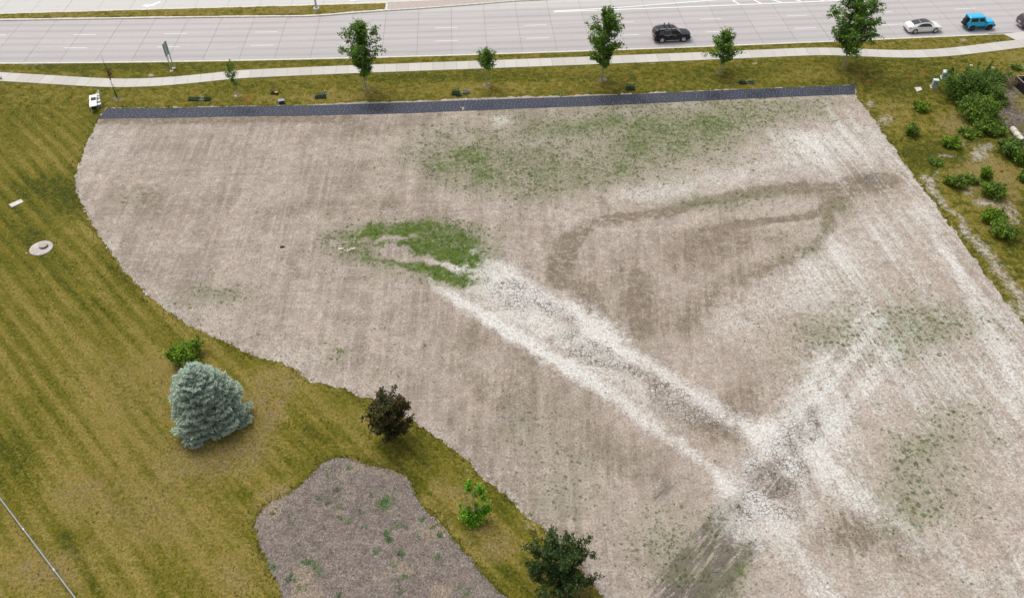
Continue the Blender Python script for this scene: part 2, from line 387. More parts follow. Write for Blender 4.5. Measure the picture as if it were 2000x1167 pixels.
def P(px, py, dz=0.0):
    p = G(px, py); p.z = float(hgt(p.x, p.y))
    p = G(px, py, p.z); p.z += dz; return p

# ---------------------------------------------------------------- ground south of the road
def grid_mesh(name, X, Y, Z, mat, attrs=None, smooth=True):
    ny, nx = X.shape; V = np.stack([X.ravel(), Y.ravel(), Z.ravel()], 1)
    i = np.arange(ny*nx).reshape(ny, nx); F = np.stack([i[:-1, :-1].ravel(), i[:-1, 1:].ravel(), i[1:, 1:].ravel(), i[1:, :-1].ravel()], 1)
    me = mesh_np(name, V, F, smooth)
    for k, v in (attrs or {}).items():
        me.attributes.new(k, 'FLOAT', 'POINT').data.foreach_set('value', np.asarray(v, np.float32).ravel())
    return link(name, me, mat)
SOIL = PL([(196, 226), (206, 212), (400, 208.5), (620, 205), (660, 201), (800, 196.5), (1000, 188.5), (1200, 183.5), (1400, 176.5), (1668, 167.5), (1672, 190), (1700, 225), (1735, 275), (1768, 322),
    (1800, 365), (1850, 430), (1900, 500), (1950, 570), (2000, 635), (2100, 760), (2250, 1000), (2350, 1300), (1210, 1300), (1178, 1167), (1152, 1125), (1110, 1085), (1060, 1035), (1025, 1003), (985, 962),
    (945, 930), (905, 890), (870, 868), (830, 840), (800, 815), (740, 785), (700, 770), (650, 755), (600, 738), (570, 717), (520, 700), (480, 685), (440, 665), (410, 655), (360, 625), (310, 595), (270, 558),
    (235, 522), (215, 490), (187, 450), (172, 420), (154, 385), (149, 345), (160, 300), (178, 262)])
BED = PL([(657, 893), (690, 896), (720, 907), (760, 917), (793, 931), (806, 952), (822, 985), (850, 1012), (880, 1045), (915, 1088), (950, 1130), (985, 1167), (1020, 1210), (1060, 1290), (600, 1290), (560, 1200), (545, 1150),
    (525, 1110), (503, 1050), (500, 1015), (520, 985), (560, 965), (600, 935), (630, 907)])
def smooth_poly(Q, k=4):
    n = len(Q); out = []
    for i in range(n):
        p0, p1, p2, p3 = Q[i-1], Q[i], Q[(i+1) % n], Q[(i+2) % n]; sharp = np.hypot(*(p2-p1)) > 14
        for j in range(1 if sharp else k):
            t = j/k; out.append(.5*((2*p1)+(p2-p0)*t+(2*p0-5*p1+4*p2-p3)*t*t+(3*p1-p0-3*p2+p3)*t**3) if not sharp else p1)
    return np.array(out)
_q = smooth_poly(SOIL[26:], 3)[:-3]; SOIL = np.concatenate([SOIL[:26], _q, SOIL[-1:]]); BED = smooth_poly(BED, 3)
EASTP = PL([(1672, 168), (1735, 275), (1850, 430), (2000, 635)])
def lawn_fields(X, Y):
    X0, Y0 = X, Y; X = X+(fbm(X, Y, 2.2, 260, 4)-.5)*2.0*sm(88-Y, 0, 6); Y = Y+(fbm(X, Y, 2.2, 280, 4)-.5)*1.6*sm(88-Y0, 0, 6)
    lush = np.zeros(X.shape); dry = np.zeros(X.shape); bare = np.zeros(X.shape); orange = np.zeros(X.shape); dd = np.zeros(X.shape)
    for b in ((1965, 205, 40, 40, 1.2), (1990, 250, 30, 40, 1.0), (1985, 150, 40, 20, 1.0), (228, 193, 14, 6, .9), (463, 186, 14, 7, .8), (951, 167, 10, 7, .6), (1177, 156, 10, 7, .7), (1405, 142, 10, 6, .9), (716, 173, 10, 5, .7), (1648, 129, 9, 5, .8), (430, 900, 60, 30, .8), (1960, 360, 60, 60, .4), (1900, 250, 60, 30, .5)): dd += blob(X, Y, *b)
    for b in ((150, 385, 120, 35, .9), (60, 360, 60, 25, .5), (230, 470, 30, 60, .6), (30, 880, 60, 45, .8), (60, 800, 60, 40, .3), (150, 1060, 40, 40, .7), (200, 1120, 40, 40, .4), (60, 450, 80, 30, .4), (640, 850, 60, 25, .5), (590, 830, 40, 18, .3),
              (480, 960, 25, 14, .7), (820, 925, 40, 30, .6), (700, 790, 60, 30, .35), (860, 1020, 30, 50, .5), (980, 1120, 60, 50, .4), (780, 880, 60, 25, .5), (250, 130, 160, 10, .7), (110, 130, 110, 9, .5), (560, 122, 160, 8, .3), (60, 230, 80, 30, .1), (220, 620, 40, 40, .2),
              (770, 150, 90, 12, .6), (960, 150, 90, 14, .5), (850, 150, 40, 12, .4), (1200, 150, 150, 14, .4), (1450, 140, 160, 15, .4), (1700, 120, 120, 12, .6), (1800, 150, 60, 30, .6), (1760, 180, 60, 30, .4), (1860, 310, 40, 22, .9), (1800, 300, 50, 30, .9),
              (1910, 265, 40, 20, .9), (1935, 240, 30, 30, .8), (1700, 240, 20, 20, .2), (1990, 470, 40, 40, .6), (1760, 100, 90, 8, .4), (500, 170, 120, 12, .25), (2040, 420, 60, 60, .5), (330, 150, 60, 8, .4), (1860, 150, 40, 20, .5)):
        lush += blob(X, Y, *b)
    for b in ((430, 890, 90, 40, 1.1), (520, 800, 55, 70, 1.0), (560, 740, 60, 30, .6), (700, 830, 60, 50, .35), (560, 960, 50, 20, .8), (470, 1130, 60, 60, .6), (530, 1010, 40, 60, .5), (880, 960, 60, 60, .65), (960, 1060, 50, 50, .8), (250, 800, 170, 120, .45),
              (300, 1000, 160, 110, .55), (80, 1110, 90, 60, .8), (150, 960, 60, 40, .5), (350, 720, 90, 60, .35), (200, 700, 120, 70, .25), (90, 280, 80, 40, .35), (150, 440, 60, 20, .4), (180, 480, 30, 30, .5), (560, 190, 120, 8, .5), (700, 187, 120, 10, .55), (900, 172, 200, 10, .4),
              (1100, 165, 200, 10, .3), (1500, 150, 160, 10, .3), (1750, 240, 40, 30, .5), (1870, 240, 50, 25, .8), (1980, 110, 50, 12, .7), (1900, 330, 60, 20, .7), (1940, 340, 50, 30, .6), (1970, 400, 40, 50, .6), (1860, 520, 60, 60, .3), (700, 15, 60, 10, .6), (450, 22, 200, 8, .4), (1740, 205, 50, 20, .5),
              (1130, 1140, 40, 40, .8), (1060, 1000, 30, 25, .5), (1590, 140, 50, 10, .5), (1830, 90, 100, 8, .4), (250, 190, 90, 8, .2)):
        dry += blob(X, Y, *b)
    for b in ((440, 895, 55, 22, .28), (1040, 1020, 30, 14, .5), (1700, 205, 12, 8, .9), (1730, 235, 25, 18, .75), (1880, 235, 35, 14, .4), (1870, 280, 20, 6, .6), (1845, 305, 30, 6, .7), (1905, 300, 22, 18, .8), (1925, 288, 14, 8, .8), (1823, 337, 14, 14, .6), (1895, 372, 10, 10, .7), (1920, 395, 26, 12, .8),
              (1965, 405, 25, 16, .75), (1985, 430, 16, 20, .7), (1960, 215, 22, 22, 1.0), (1985, 235, 22, 18, 1.0), (1965, 190, 18, 12, .9), (1995, 130, 28, 8, .8), (1960, 240, 22, 10, .8), (1990, 265, 20, 14, .9), (1975, 175, 20, 12, .7), (2040, 200, 60, 40, .9), (1275, 123, 8, 3, .9), (1474, 123.5, 6, 2.2, 1.2), (294, 147, 8, 3, 1.3), (1882, 78.5, 8, 3, 1.3),
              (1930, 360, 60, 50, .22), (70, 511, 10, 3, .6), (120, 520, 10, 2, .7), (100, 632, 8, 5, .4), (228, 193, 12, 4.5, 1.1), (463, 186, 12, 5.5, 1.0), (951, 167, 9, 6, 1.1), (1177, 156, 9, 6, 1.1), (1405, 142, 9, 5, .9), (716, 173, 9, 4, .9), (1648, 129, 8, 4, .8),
              (1940, 81, 30, 3, .5), (1150, 188, 300, 2, .3), (60, 127, 60, 2.2, .65), (10, 140, 35, 2, .7), (390, 121, 30, 1.6, .6), (350, 151, 30, 2, .7), (500, 119, 30, 2, .6), (1930, 300, 40, 30, .2), (1500, 113, 60, 3, .2), (670, 203, 60, 3, .8), (760, 200, 70, 3, .6), (260, 211, 20, 2, .7)):
        bare += blob(X, Y, *b)
    dry += blob(X, Y, 1920, 340, 90, 120, .45)+blob(X, Y, 1860, 250, 80, 40, .3)
    bare += band(X, Y, [(1800, 345), (1830, 372), (1862, 410), (1885, 440), (1910, 475), (1945, 520), (1975, 560), (2010, 610)], [.7, .6, .6, .8, 1.0, 1.0, 1.3, 1.6], .85)
    bare += band(X, Y, [(1528, 132), (1536, 148)], .25, .35) + band(X, Y, [(1552, 128), (1558, 145)], .25, .35) + band(X, Y, [(1100, 138), (1145, 137)], .25, .3) + band(X, Y, [(1110, 150), (1155, 147)], .3, .35)
    for p in ((144, 200), (266, 195), (380, 184), (483, 192), (497, 184), (860, 175), (967, 173), (1068, 168), (1175, 167), (1288, 162), (1480, 155), (1592, 152), (1556, 163), (1802, 136), (1808, 145), (1677, 150), (1690, 163), (624, 178), (725, 184), (1777, 150), (1120, 182), (1205, 178)):
        orange += blob(X, Y, p[0], p[1], 12, 5, .75)
    X, Y = X0, Y0
    lush += .42*sm(X, 38, 50)*sm(Y, 92, 86)*fbm(X, Y, 3, 88, 4)*1.6
    Yf = np.clip((60-Y)/35, 0, 1); dry += .20*Yf + .12*sm(X, -40, -60)*0
    g = np.clip((Y-60)/30, 0, 1); lush += .12*g
    sd = sdf(X, Y, SOIL); lush += .45*sm(fbm(X, Y, 5, 66, 3), .42, .6)*np.exp(-np.clip(-sd, 0, 9)/1.0)*(sd < .3)
    d2, _ = dist_poly(X, Y, BED, True); lush += .4*np.exp(-d2/.5)
    bare = np.where(sd > .3, .8, bare*.85)
    east = sm(X, 30, 44)*1.0
    east = np.maximum(east, sm(Y, 84, 90)*.75)
    return dict(lush=lush, dry=dry, bare=bare, orange=orange, east=east, ddark=dd)
def steps(fine_a, fine_b, d, out, far):
    a = list(np.arange(fine_a, fine_b+1e-6, d)); k = d
    while a[-1] < far[1]: k *= 1.5; a.append(a[-1]+k)
    b = []; k = d; c = fine_a
    while c > far[0]: k *= 1.5; c -= k; b.append(c)
    return np.array(b[::-1]+a)
S_ = steps(-72, 80, .26, None, (-1800, 1800)); T_ = steps(-80, -.05, .26, None, (-900, -.06)); T_ = T_[T_ <= -.04]; T_[-1] = -.05
SS, TT = np.meshgrid(S_, T_); GX, GY = RD(SS, TT); GZ = hgt(GX, GY)
near = (np.abs(GX) < 90) & (GY > 5)
fl = {k: np.zeros(GX.shape) for k in ('lush', 'dry', 'bare', 'orange', 'east', 'ddark')}
sub = lawn_fields(GX[near], GY[near])
for k in fl: fl[k][near] = sub[k]
# soil and bed hide the turf: sink it a little there so that the sheets never touch
inner = np.zeros(GX.shape); inner[near] = np.maximum(sdf(GX[near], GY[near], SOIL), sdf(GX[near], GY[near], BED))
GZ = GZ - .10*sm(inner, .35, .8)
ground = tag(grid_mesh('ground', GX, GY, GZ, M_LAWN, fl), kind='structure')

def patch(name, poly, mat, d, dz, wob, fields, seed):
    lo = poly.min(0)-.6; hi = poly.max(0)+.6; hi[0] = min(hi[0], 66); lo[1] = max(lo[1], 18); lo[0] = max(lo[0], -100)
    X, Y = np.meshgrid(np.arange(lo[0], hi[0], d), np.arange(lo[1], hi[1], d)); X0 = X.copy()
    s = sdf(X, Y, poly) + (fbm(X, Y, 1.1, seed, 4)-.5)*wob + (fbm(X, Y, .35, seed+5, 2)-.5)*wob*.5
    gy, gx = np.gradient(s, d); gn = np.hypot(gx, gy)+1e-6
    m = np.abs(s) < d*.75
    X = np.where(m, X-np.clip(s, -d, d)*gx/gn/np.maximum(gn, .6), X); Y = np.where(m, Y-np.clip(s, -d, d)*gy/gn/np.maximum(gn, .6), Y)
    keep = s > -d*.75
    ok = keep[:-1, :-1] & keep[:-1, 1:] & keep[1:, 1:] & keep[1:, :-1]
    idx = -np.ones(X.shape, int); use = np.zeros(X.shape, bool)
    use[:-1, :-1] |= ok; use[:-1, 1:] |= ok; use[1:, 1:] |= ok; use[1:, :-1] |= ok
    idx[use] = np.arange(use.sum())
    x, y, sv_ = X[use], Y[use], s[use]
    F = np.stack([idx[:-1, :-1][ok], idx[:-1, 1:][ok], idx[1:, 1:][ok], idx[1:, :-1][ok]], 1)
    A = fields(x, y, sv_); z = hgt(x, y)+dz*sm(sv_, -.02, .25)+A.pop('_z', 0)+.004
    me = mesh_np(name, np.stack([x, y, z], 1), F, True)
    for k, v in A.items(): me.attributes.new(k, 'FLOAT', 'POINT').data.foreach_set('value', np.asarray(v, np.float32))
    return tag(link(name, me, mat), kind='structure')

def green_density(x, y):
    xr, yr = warp(x, y, 1.1, 1.3, 190); x, y = warp(x, y, 3.4, 2.0, 160)
    g = np.zeros(x.shape)
    for b in ((1000, 315, 130, 42, .55), (1070, 362, 120, 36, .50), (900, 300, 90, 28, .35), (1200, 245, 190, 40, .40), (1340, 240, 150, 36, .36), (1120, 290, 330, 90, .26), (1370, 260, 250, 70, .24), (860, 300, 120, 70, .2), (1750, 850, 220, 200, .12), (1100, 930, 150, 130, .12), (1560, 620, 150, 120, .08), (1450, 225, 110, 30, .45), (1100, 250, 90, 25, .35), (1200, 330, 100, 35, .45), (1260, 290, 90, 30, .2), (1350, 290, 100, 30, .22), (1560, 200, 100, 14, .45),
              (960, 220, 60, 10, .2), (1400, 400, 90, 16, .5), (1340, 410, 40, 12, .3), (1490, 380, 60, 14, .3), (1650, 400, 55, 20, .4), (1560, 380, 50, 14, .2), (1620, 440, 14, 30, .5), (1590, 480, 30, 14, .4), (1530, 500, 30, 14, .35), (1530, 450, 50, 20, .25), (1850, 640, 110, 60, .38), (1790, 640, 90, 60, .2), (1620, 640, 40, 40, .4), (1700, 600, 120, 70, .15),
              (1820, 870, 70, 45, .5), (1800, 940, 70, 60, .4), (1900, 820, 70, 50, .28), (1780, 1010, 60, 40, .38), (1860, 960, 60, 60, .25), (1930, 780, 60, 50, .15), (1310, 1050, 100, 50, .34), (1300, 1090, 60, 50, .28), (1380, 1100, 90, 60, .12), (1450, 1090, 18, 14, .7), (1460, 1060, 14, 10, .5), (1440, 1140, 60, 40, .3), (1350, 1130, 90, 30, .3),
              (1120, 940, 80, 50, .28), (1100, 1000, 60, 30, .15), (1030, 850, 70, 60, .25), (1010, 830, 40, 30, .2), (1390, 1000, 30, 20, .4), (1300, 960, 60, 40, .1), (400, 570, 110, 36, .26), (390, 572, 36, 14, .25), (300, 640, 200, 40, .05), (440, 585, 24, 8, .35), (340, 600, 30, 12, .2), (280, 375, 18, 6, .5), (230, 382, 14, 4, .4), (270, 390, 30, 8, .3), (370, 640, 40, 20, .15), (650, 688, 24, 7, .6), (640, 705, 14, 6, .4),
              (430, 340, 40, 14, .22), (280, 300, 80, 30, .06), (640, 415, 14, 6, .35), (690, 437, 14, 4, .5), (660, 465, 30, 9, .4), (700, 690, 200, 50, .08), (560, 640, 160, 60, .07), (750, 710, 12, 5, .5), (790, 718, 8, 6, .7), (960, 345, 40, 10, .2), (860, 320, 30, 12, .3), (840, 262, 12, 6, .5), (870, 262, 14, 6, .4),
              (1500, 330, 200, 20, .06), (1250, 180+25, 200, 12, .3), (1600, 225, 80, 16, .3), (1230, 560, 60, 60, .05), (1380, 520, 100, 60, .05), (1060, 545, 20, 20, .1), (1580, 700, 90, 60, .12), (1500, 740, 60, 40, .12), (1640, 1080, 40, 20, .15), (1940, 1120, 60, 40, .15), (700, 800, 60, 20, .05), (1290, 1010, 60, 20, .2), (1750, 690, 100, 50, .12), (600, 490, 10, 7, .4), (1180, 560, 120, 30, .05)):
        g += blob(x, y, *b)
    # the lush hollow with its tan bars
    x, y = xr, yr
    turf = blob(x, y, 770, 452, 75, 12, 1.3, -8)+blob(x, y, 860, 470, 75, 26, 1.25, 5)+blob(x, y, 820, 520, 95, 12, 1.0, 12)+blob(x, y, 895, 500, 42, 24, 1.0, 20)+blob(x, y, 740, 490, 30, 10, .7)+blob(x, y, 880, 545, 50, 14, .7, 15)+blob(x, y, 830, 445, 90, 14, .5)+blob(x, y, 770, 477, 90, 6, .5)+blob(x, y, 905, 540, 30, 18, .7)+blob(x, y, 815, 490, 150, 60, .85)+blob(x, y, 700, 470, 45, 26, .35)
    turf -= blob(x, y, 757, 487, 34, 9, 1.9)+blob(x, y, 770, 466, 80, 5.0, 1.2, -4)+blob(x, y, 795, 503, 60, 6, 1.0, 10)+blob(x, y, 860, 512, 60, 8, 1.3, 16)+blob(x, y, 800, 482, 14, 5, .7)
    turf *= .30+1.15*fbm(x, y, .8, 77, 5)
    g += np.clip(turf*1.22, 0, 1.35)
    return g
def warp(x, y, a=2.2, b=1.1, sd=60):
    return (x+(fbm(x, y, 3.4, sd, 4)-.5)*a+(fbm(x, y, .9, sd+9, 3)-.5)*b, y+(fbm(x, y, 3.4, sd+20, 4)-.5)*a+(fbm(x, y, .9, sd+29, 3)-.5)*b)
def soil_fields(x, y, s):
    x_, y_ = x, y; x, y = warp(x, y, .9, .8)
    B = lambda pts, wd, st=1.0: band(x, y, pts, wd, st)
    n1 = fbm(x, y, 5, 21, 5); n2 = fbm(x, y, 1.6, 22, 4)
    salt = B([(838, 545), (870, 568), (900, 590), (960, 630), (1040, 680), (1120, 722), (1180, 765), (1250, 812), (1330, 868), (1395, 922), (1425, 955)], [.35, .5, .6, .7, .75, .8, .8, .75, .65, .6, .6], [.8, .9, 1.15, 1.2, 1.2, 1.15, 1.1, 1.05, .95, .95, .6])
    salt += B([(905, 490), (960, 515), (1010, 552), (1070, 585), (1130, 608), (1165, 640), (1210, 680), (1270, 715), (1330, 752), (1400, 800), (1480, 848)], [1.0, 1.0, .9, .8, .9, 1.6, 1.1, .8, 1.0, 1.2, 1.1], [.95, .8, .75, .7, .9, 1.25, 1.0, 1.0, 1.1, .95, .9])
    salt += B([(900, 520), (1000, 590), (1080, 640), (1180, 710), (1260, 765), (1340, 820)], [2.6, 3.0, 2.6, 2.0, 1.8, 1.6], [1.0, .95, .85, .8, .6, .35])
    salt += B([(1490, 850), (1530, 815), (1580, 775), (1640, 700), (1700, 640), (1745, 600)], [.9, 1.1, 2.2, 3.2, 3.2, 3.0], [.9, .7, .5, .42, .4, .3])
    salt += B([(1470, 905), (1560, 815), (1650, 715), (1735, 610)], .35, .5)+B([(1530, 925), (1620, 830), (1700, 740), (1790, 640)], .4, .5)+B([(1600, 880), (1680, 790), (1760, 700)], .35, .4)+B([(1565, 760), (1625, 690), (1690, 610)], .3, .4)
    salt += B([(1420, 950), (1470, 905), (1500, 870), (1540, 900), (1590, 930)], [1.2, 1.6, 1.8, 2.2, 2.0], [.6, .5, .65, .45, .5])
    salt += B([(1590, 880), (1640, 930), (1700, 985), (1760, 1030), (1850, 1080), (1960, 1160), (2100, 1250)], [1.0, 1.2, 1.3, 1.4, 1.5, 1.6, 1.6], [.75, .8, .75, .55, .35, .3, .3])
    salt += B([(1500, 1005), (1530, 1040), (1570, 1100), (1610, 1167), (1650, 1240)], [1.4, 1.6, 1.3, 1.3, 1.3], [.75, .8, .6, .6, .6])
    salt += B([(1480, 975), (1440, 1030), (1480, 1060)], [1.4, 1.4, 1.2], [.6, .6, .5])
    salt += B([(1795, 405), (1830, 460), (1870, 530), (1905, 595), (1945, 660), (1985, 720), (2030, 790)], [.8, .75, .75, .8, 1.0, 1.5, 1.6], [.55, .7, .8, .8, .65, .65, .6])
    salt += B([(1620, 215), (1650, 265)], .45, .7)+B([(1650, 215), (1680, 258)], .4, .5)
    for b in ((1640, 280, 90, 40, .5), (1560, 290, 90, 30, .4), (1400, 350, 110, 22, .5), (1500, 325, 110, 22, .5), (1290, 372, 90, 22, .55), (1230, 385, 60, 18, .35), (1550, 265, 50, 16, .4), (975, 237, 22, 14, .75), (1060, 275, 60, 16, .35), (1190, 262, 60, 10, .4), (1300, 300, 60, 20, .2), (1480, 600, 110, 50, .35), (1560, 560, 60, 60, .4), (1630, 520, 70, 60, .4),
              (1700, 480, 90, 60, .3), (1430, 640, 60, 30, .35), (1780, 420, 60, 30, .35), (1100, 500, 80, 30, .1), (1150, 440, 50, 20, .3), (1250, 445, 80, 14, .3), (1040, 420, 60, 30, .12), (1950, 780, 80, 60, .3), (1980, 880, 60, 60, .2), (1560, 1000, 50, 30, .3), (200, 270, 80, 26, .3), (240, 310, 80, 20, .25), (400, 600, 90, 40, .25), (560, 700, 90, 24, .3), (930, 520, 50, 30, .5), (980, 540, 60, 30, .3),
              (1620, 850, 40, 30, .45), (1570, 830, 40, 30, .3), (1760, 1120, 90, 50, .2), (1900, 1000, 80, 80, .1), (1700, 780, 120, 60, .2), (340, 480, 100, 40, .05), (1860, 730, 70, 50, .3), (1930, 620, 60, 60, .2), (1500, 420, 80, 12, .15), (2000, 1100, 60, 60, .3), (1400, 1000, 30, 30, .3)):
        salt += blob(x, y, *b)
    salt += .30*np.exp(-np.clip(s, 0, 9)/.55)
    tan = B([(1090, 548), (1095, 510), (1115, 470), (1160, 438), (1230, 425), (1300, 415), (1360, 398), (1440, 382), (1540, 368), (1640, 372), (1720, 358)], [1.1, 1.1, .9, .7, .6, .6, .6, .7, 1.0, 1.5, 1.7], [1.2, 1.6, 1.7, 1.6, 1.5, 1.6, 1.5, 1.4, 1.3, 1.5, 1.4])
    tan += B([(1380, 455), (1430, 438), (1500, 430), (1580, 420), (1640, 400)], [.8, .45, .4, .5, .8], [1.1, 1.8, 1.8, 1.5, .8])
    tan += B([(1250, 545), (1245, 600), (1250, 650)], [.9, 1.2, .9], [1.1, 1.8, 1.2])+B([(1200, 670), (1170, 620), (1140, 570)], 1.4, .6)
    tan += B([(1620, 430), (1610, 470), (1560, 500), (1480, 530), (1400, 570), (1330, 620)], [.6, .6, .8, 1.2, 1.3, 1.4], [1.0, 1.1, 1.0, .5, .4, .4])
    for b in ((1430, 465, 80, 40, .5), (1330, 520, 90, 40, .35), (1290, 600, 100, 40, .25), (1380, 480, 70, 40, .35), (1300, 640, 60, 20, .4), (1180, 540, 60, 30, .35), (1420, 800, 60, 40, .7), (1400, 840, 50, 25, .6), (1350, 790, 30, 20, .5), (1100, 660, 30, 10, .6), (1010, 645, 30, 8, .4), (1700, 1020, 80, 50, .6), (1660, 1050, 70, 40, .5), (1780, 1090, 60, 40, .5),
              (640, 400, 120, 26, .3), (560, 410, 60, 16, .2), (760, 400, 60, 16, .3), (250, 370, 110, 30, .18), (330, 400, 120, 30, .18), (400, 420, 80, 30, .15), (500, 560, 90, 40, .2), (1000, 760, 100, 60, .35), (920, 660, 80, 40, .3), (1150, 860, 110, 60, .45), (1230, 900, 80, 60, .4), (800, 640, 90, 30, .25), (1060, 700, 60, 30, .3),
              (1540, 640, 60, 40, .25), (1480, 740, 60, 60, .35), (1560, 590, 50, 30, .1), (700, 255, 80, 14, .35), (620, 262, 60, 12, .3), (1230, 285, 60, 16, .35), (1330, 250, 60, 20, .25), (760, 232, 90, 6, .2), (930, 250, 60, 14, .2), (1880, 560, 60, 80, .2), (1750, 350, 30, 16, .5), (1100, 1080, 60, 60, .25), (880, 800, 60, 40, .15), (1560, 680, 50, 30, .1)):
        tan += blob(x, y, *b)
    orangey = B([(200, 237), (420, 234), (680, 232)], .9, 1.1)
    dark = B([(1440, 1000), (1520, 915), (1590, 830), (1660, 735), (1725, 640)], [1.8, 2.2, 1.7, 1.6, 1.4], [.42, .36, .36, .36, .35])+B([(1410, 1015), (1370, 1080), (1330, 1167), (1300, 1240)], [.8, 1.4, 1.6, 1.6], [1.0, 1.35, 1.4, 1.4])+B([(1455, 1020), (1420, 1090), (1380, 1167)], [.7, .9, 1.0], [1.0, 1.2, 1.2])+B([(1480, 1060), (1440, 1120), (1400, 1167)], [.5, .6, .8], .75)
    for b in ((1400, 1080, 70, 90, .30, 35), (1340, 1150, 90, 60, .3, 35), (1690, 345, 60, 22, .35), (1700, 360, 40, 16, .35), (1530, 920, 70, 55, .22), (1500, 960, 60, 30, .18), (1310, 780, 44, 26, .3), (1290, 800, 30, 14, .25), (1280, 930, 60, 40, .3), (880, 815, 18, 14, .7), (780, 740, 60, 20, .15), (1620, 330, 60, 20, .25), (1060, 880, 50, 40, .2), (1290, 960, 30, 40, .45), (1750, 600, 30, 20, .3), (1690, 640, 14, 14, .5), (1600, 800, 30, 20, .3),
              (1960, 980, 50, 60, .3), (1700, 615, 40, 12, .3), (1180, 985, 60, 40, .2), (1430, 460, 60, 26, .15), (255, 545, 20, 10, .2)):
        dark += blob(x, y, *b)
    crk = B([(990, 560), (1060, 595), (1110, 610), (1120, 650), (1150, 690), (1210, 715), (1270, 740), (1310, 780), (1360, 815)], [1.2, 1.0, .9, .9, 1.1, .9, .9, 1.5, 1.3], [.6, .8, .7, .8, 1.2, .9, .8, 1.3, .7])
    crk += B([(1000, 600), (1100, 640), (1160, 690)], 1.5, .35)
    for b in ((1515, 920, 80, 60, 1.3), (1560, 850, 60, 45, .75), (1490, 990, 50, 30, .9), (1310, 780, 45, 28, 1.0), (1400, 820, 70, 35, .75), (1600, 800, 50, 40, .5), (1470, 1010, 50, 35, .5), (1720, 1040, 80, 30, .4), (1150, 690, 40, 16, .8), (1550, 1010, 30, 20, .5), (1000, 570, 90, 40, .5), (1900, 1060, 90, 60, .5), (1780, 1070, 50, 30, .4)):
        crk += blob(x, y, *b)
    salt = salt*(.45+.75*fbm(x, y, 3.2, 24, 5))*1.05
    tan = tan*(.7+.9*n2)+np.clip(n1-.5, 0, 1)*1.2
    x, y = x_, y_
    track = sm(x, 8, 26)*sm(y, 88, 80)*(.55+.45*sm(y, 30, 45)); track *= sm(sdf(x, y, PL([(1450, 180), (1700, 180), (2100, 640), (2400, 1400), (1300, 1400), (1500, 850), (1650, 640), (1560, 520), (1700, 420), (1600, 330), (1450, 260)])), -4, 3)
    till = (1-track)*.95*sm(x, 24, 5)*(1-np.clip(salt, 0, 1))
    crk *= .35+.9*fbm(x, y, 2.5, 55, 4)
    g = green_density(x, y)
    g = g*(.75+.9*fbm(x, y, 2.2, 31, 5))+.05+.16*sm(fbm(x, y, 7, 37, 4), .42, .7)
    rut = .05*fbm(x, y, 2.5, 9, 3)-.05*np.clip(dark, 0, 1)*.6
    return dict(salt=salt, tan=tan+orangey, dark=dark, crack=crk, green=g, track=track, till=till, _z=rut*sm(s, .1, 1.2))
soil = patch('bare_soil', SOIL, M_SOIL, .15, .018, .75, soil_fields, 4)
def bed_fields(x, y, s): return dict(edge=np.exp(-np.clip(s, 0, 9)/1.1), _z=.10*sm(s, .0, 1.5)+.05*fbm(x, y, 1.2, 3, 3)*sm(s, 0, .8))
bed = patch('mulch_bed', BED, M_MULCH, .12, .012, .4, bed_fields, 8)

# ---------------------------------------------------------------- road
RZ = -.13
def rd_quad(s0, s1, t0, t1, n=4):
    ss = np.linspace(s0, s1, n+1); xa, ya = RD(ss, np.full(n+1, t0)); xb, yb = RD(ss, np.full(n+1, t1)); return ss, xa, ya, xb, yb
def strip(name, s0, s1, t0, t1, z0, z1, mat, parent=None, n=1, across=False, kind=None):
    """a slab following the road, from z0 up to z1"""
    ss, xa, ya, xb, yb = rd_quad(s0, s1, t0, t1, n); V = []; A = []
    for i in range(n+1):
        V += [(xa[i], ya[i], z0), (xa[i], ya[i], z1), (xb[i], yb[i], z1), (xb[i], yb[i], z0)]; A += [t0, t0, t1, t1]
    F = []
    for i in range(n):
        a = i*4; b = a+4
        F += [(a, b, b+1, a+1), (a+1, b+1, b+2, a+2), (a+2, b+2, b+3, a+3), (a+3, b+3, b, a)]
    F = [f[::-1] for f in F]; F += [(0, 1, 2, 3), (n*4+3, n*4+2, n*4+1, n*4)]
    me = bpy.data.meshes.new(name); me.from_pydata(V, [], F); me.update()
    if across: me.attributes.new('across', 'FLOAT', 'POINT').data.foreach_set('value', A)
    return tag(link(name, me, mat, parent), kind=kind)
road = strip('road', -2000, 2000, -.02, 40, -1.0, RZ-.03, M_JOINT, n=500, kind='structure')
SL = 4.572; s_j, _ = s_of(883, 107, RZ)
rows = [.46+3.66*i for i in range(9)]
k0 = math.floor((-76-s_j)/SL); k1 = math.ceil((84-s_j)/SL)
rs = random.Random(3)
for k in range(k0, k1):
    for r in range(len(rows)-2):
        a = s_j+k*SL; strip('slab', a+.017, a+SL-.017, rows[r]+.010, rows[r+1]-.010, RZ-.029, RZ+rs.uniform(-.003, .003), M_ROAD, road, 1, True)
strip('far_carriageway', -900, 900, rows[-2]+.012, 39.98, RZ-.028, RZ-.002, M_ROAD, road, 220, True)
strip('carriageway_end', -900, s_j+k0*SL-.02, .45, rows[-2]-.012, RZ-.028, RZ-.002, M_ROAD, road, 120, True)
strip('carriageway_end', s_j+k1*SL+.02, 900, .45, rows[-2]-.012, RZ-.028, RZ-.002, M_ROAD, road, 120, True)
s_end, _ = s_of(1968, 68)
for i, a in enumerate(np.arange(-73, s_end-3, 3.05)): strip('gutter', a, a+3.03, .0, .44, RZ-.028, RZ+.004, M_KERB, road, 1)
kerb = strip('kerb', -900, s_end, -.16, -.004, -.4, .012, M_KERB, n=300, kind='structure')
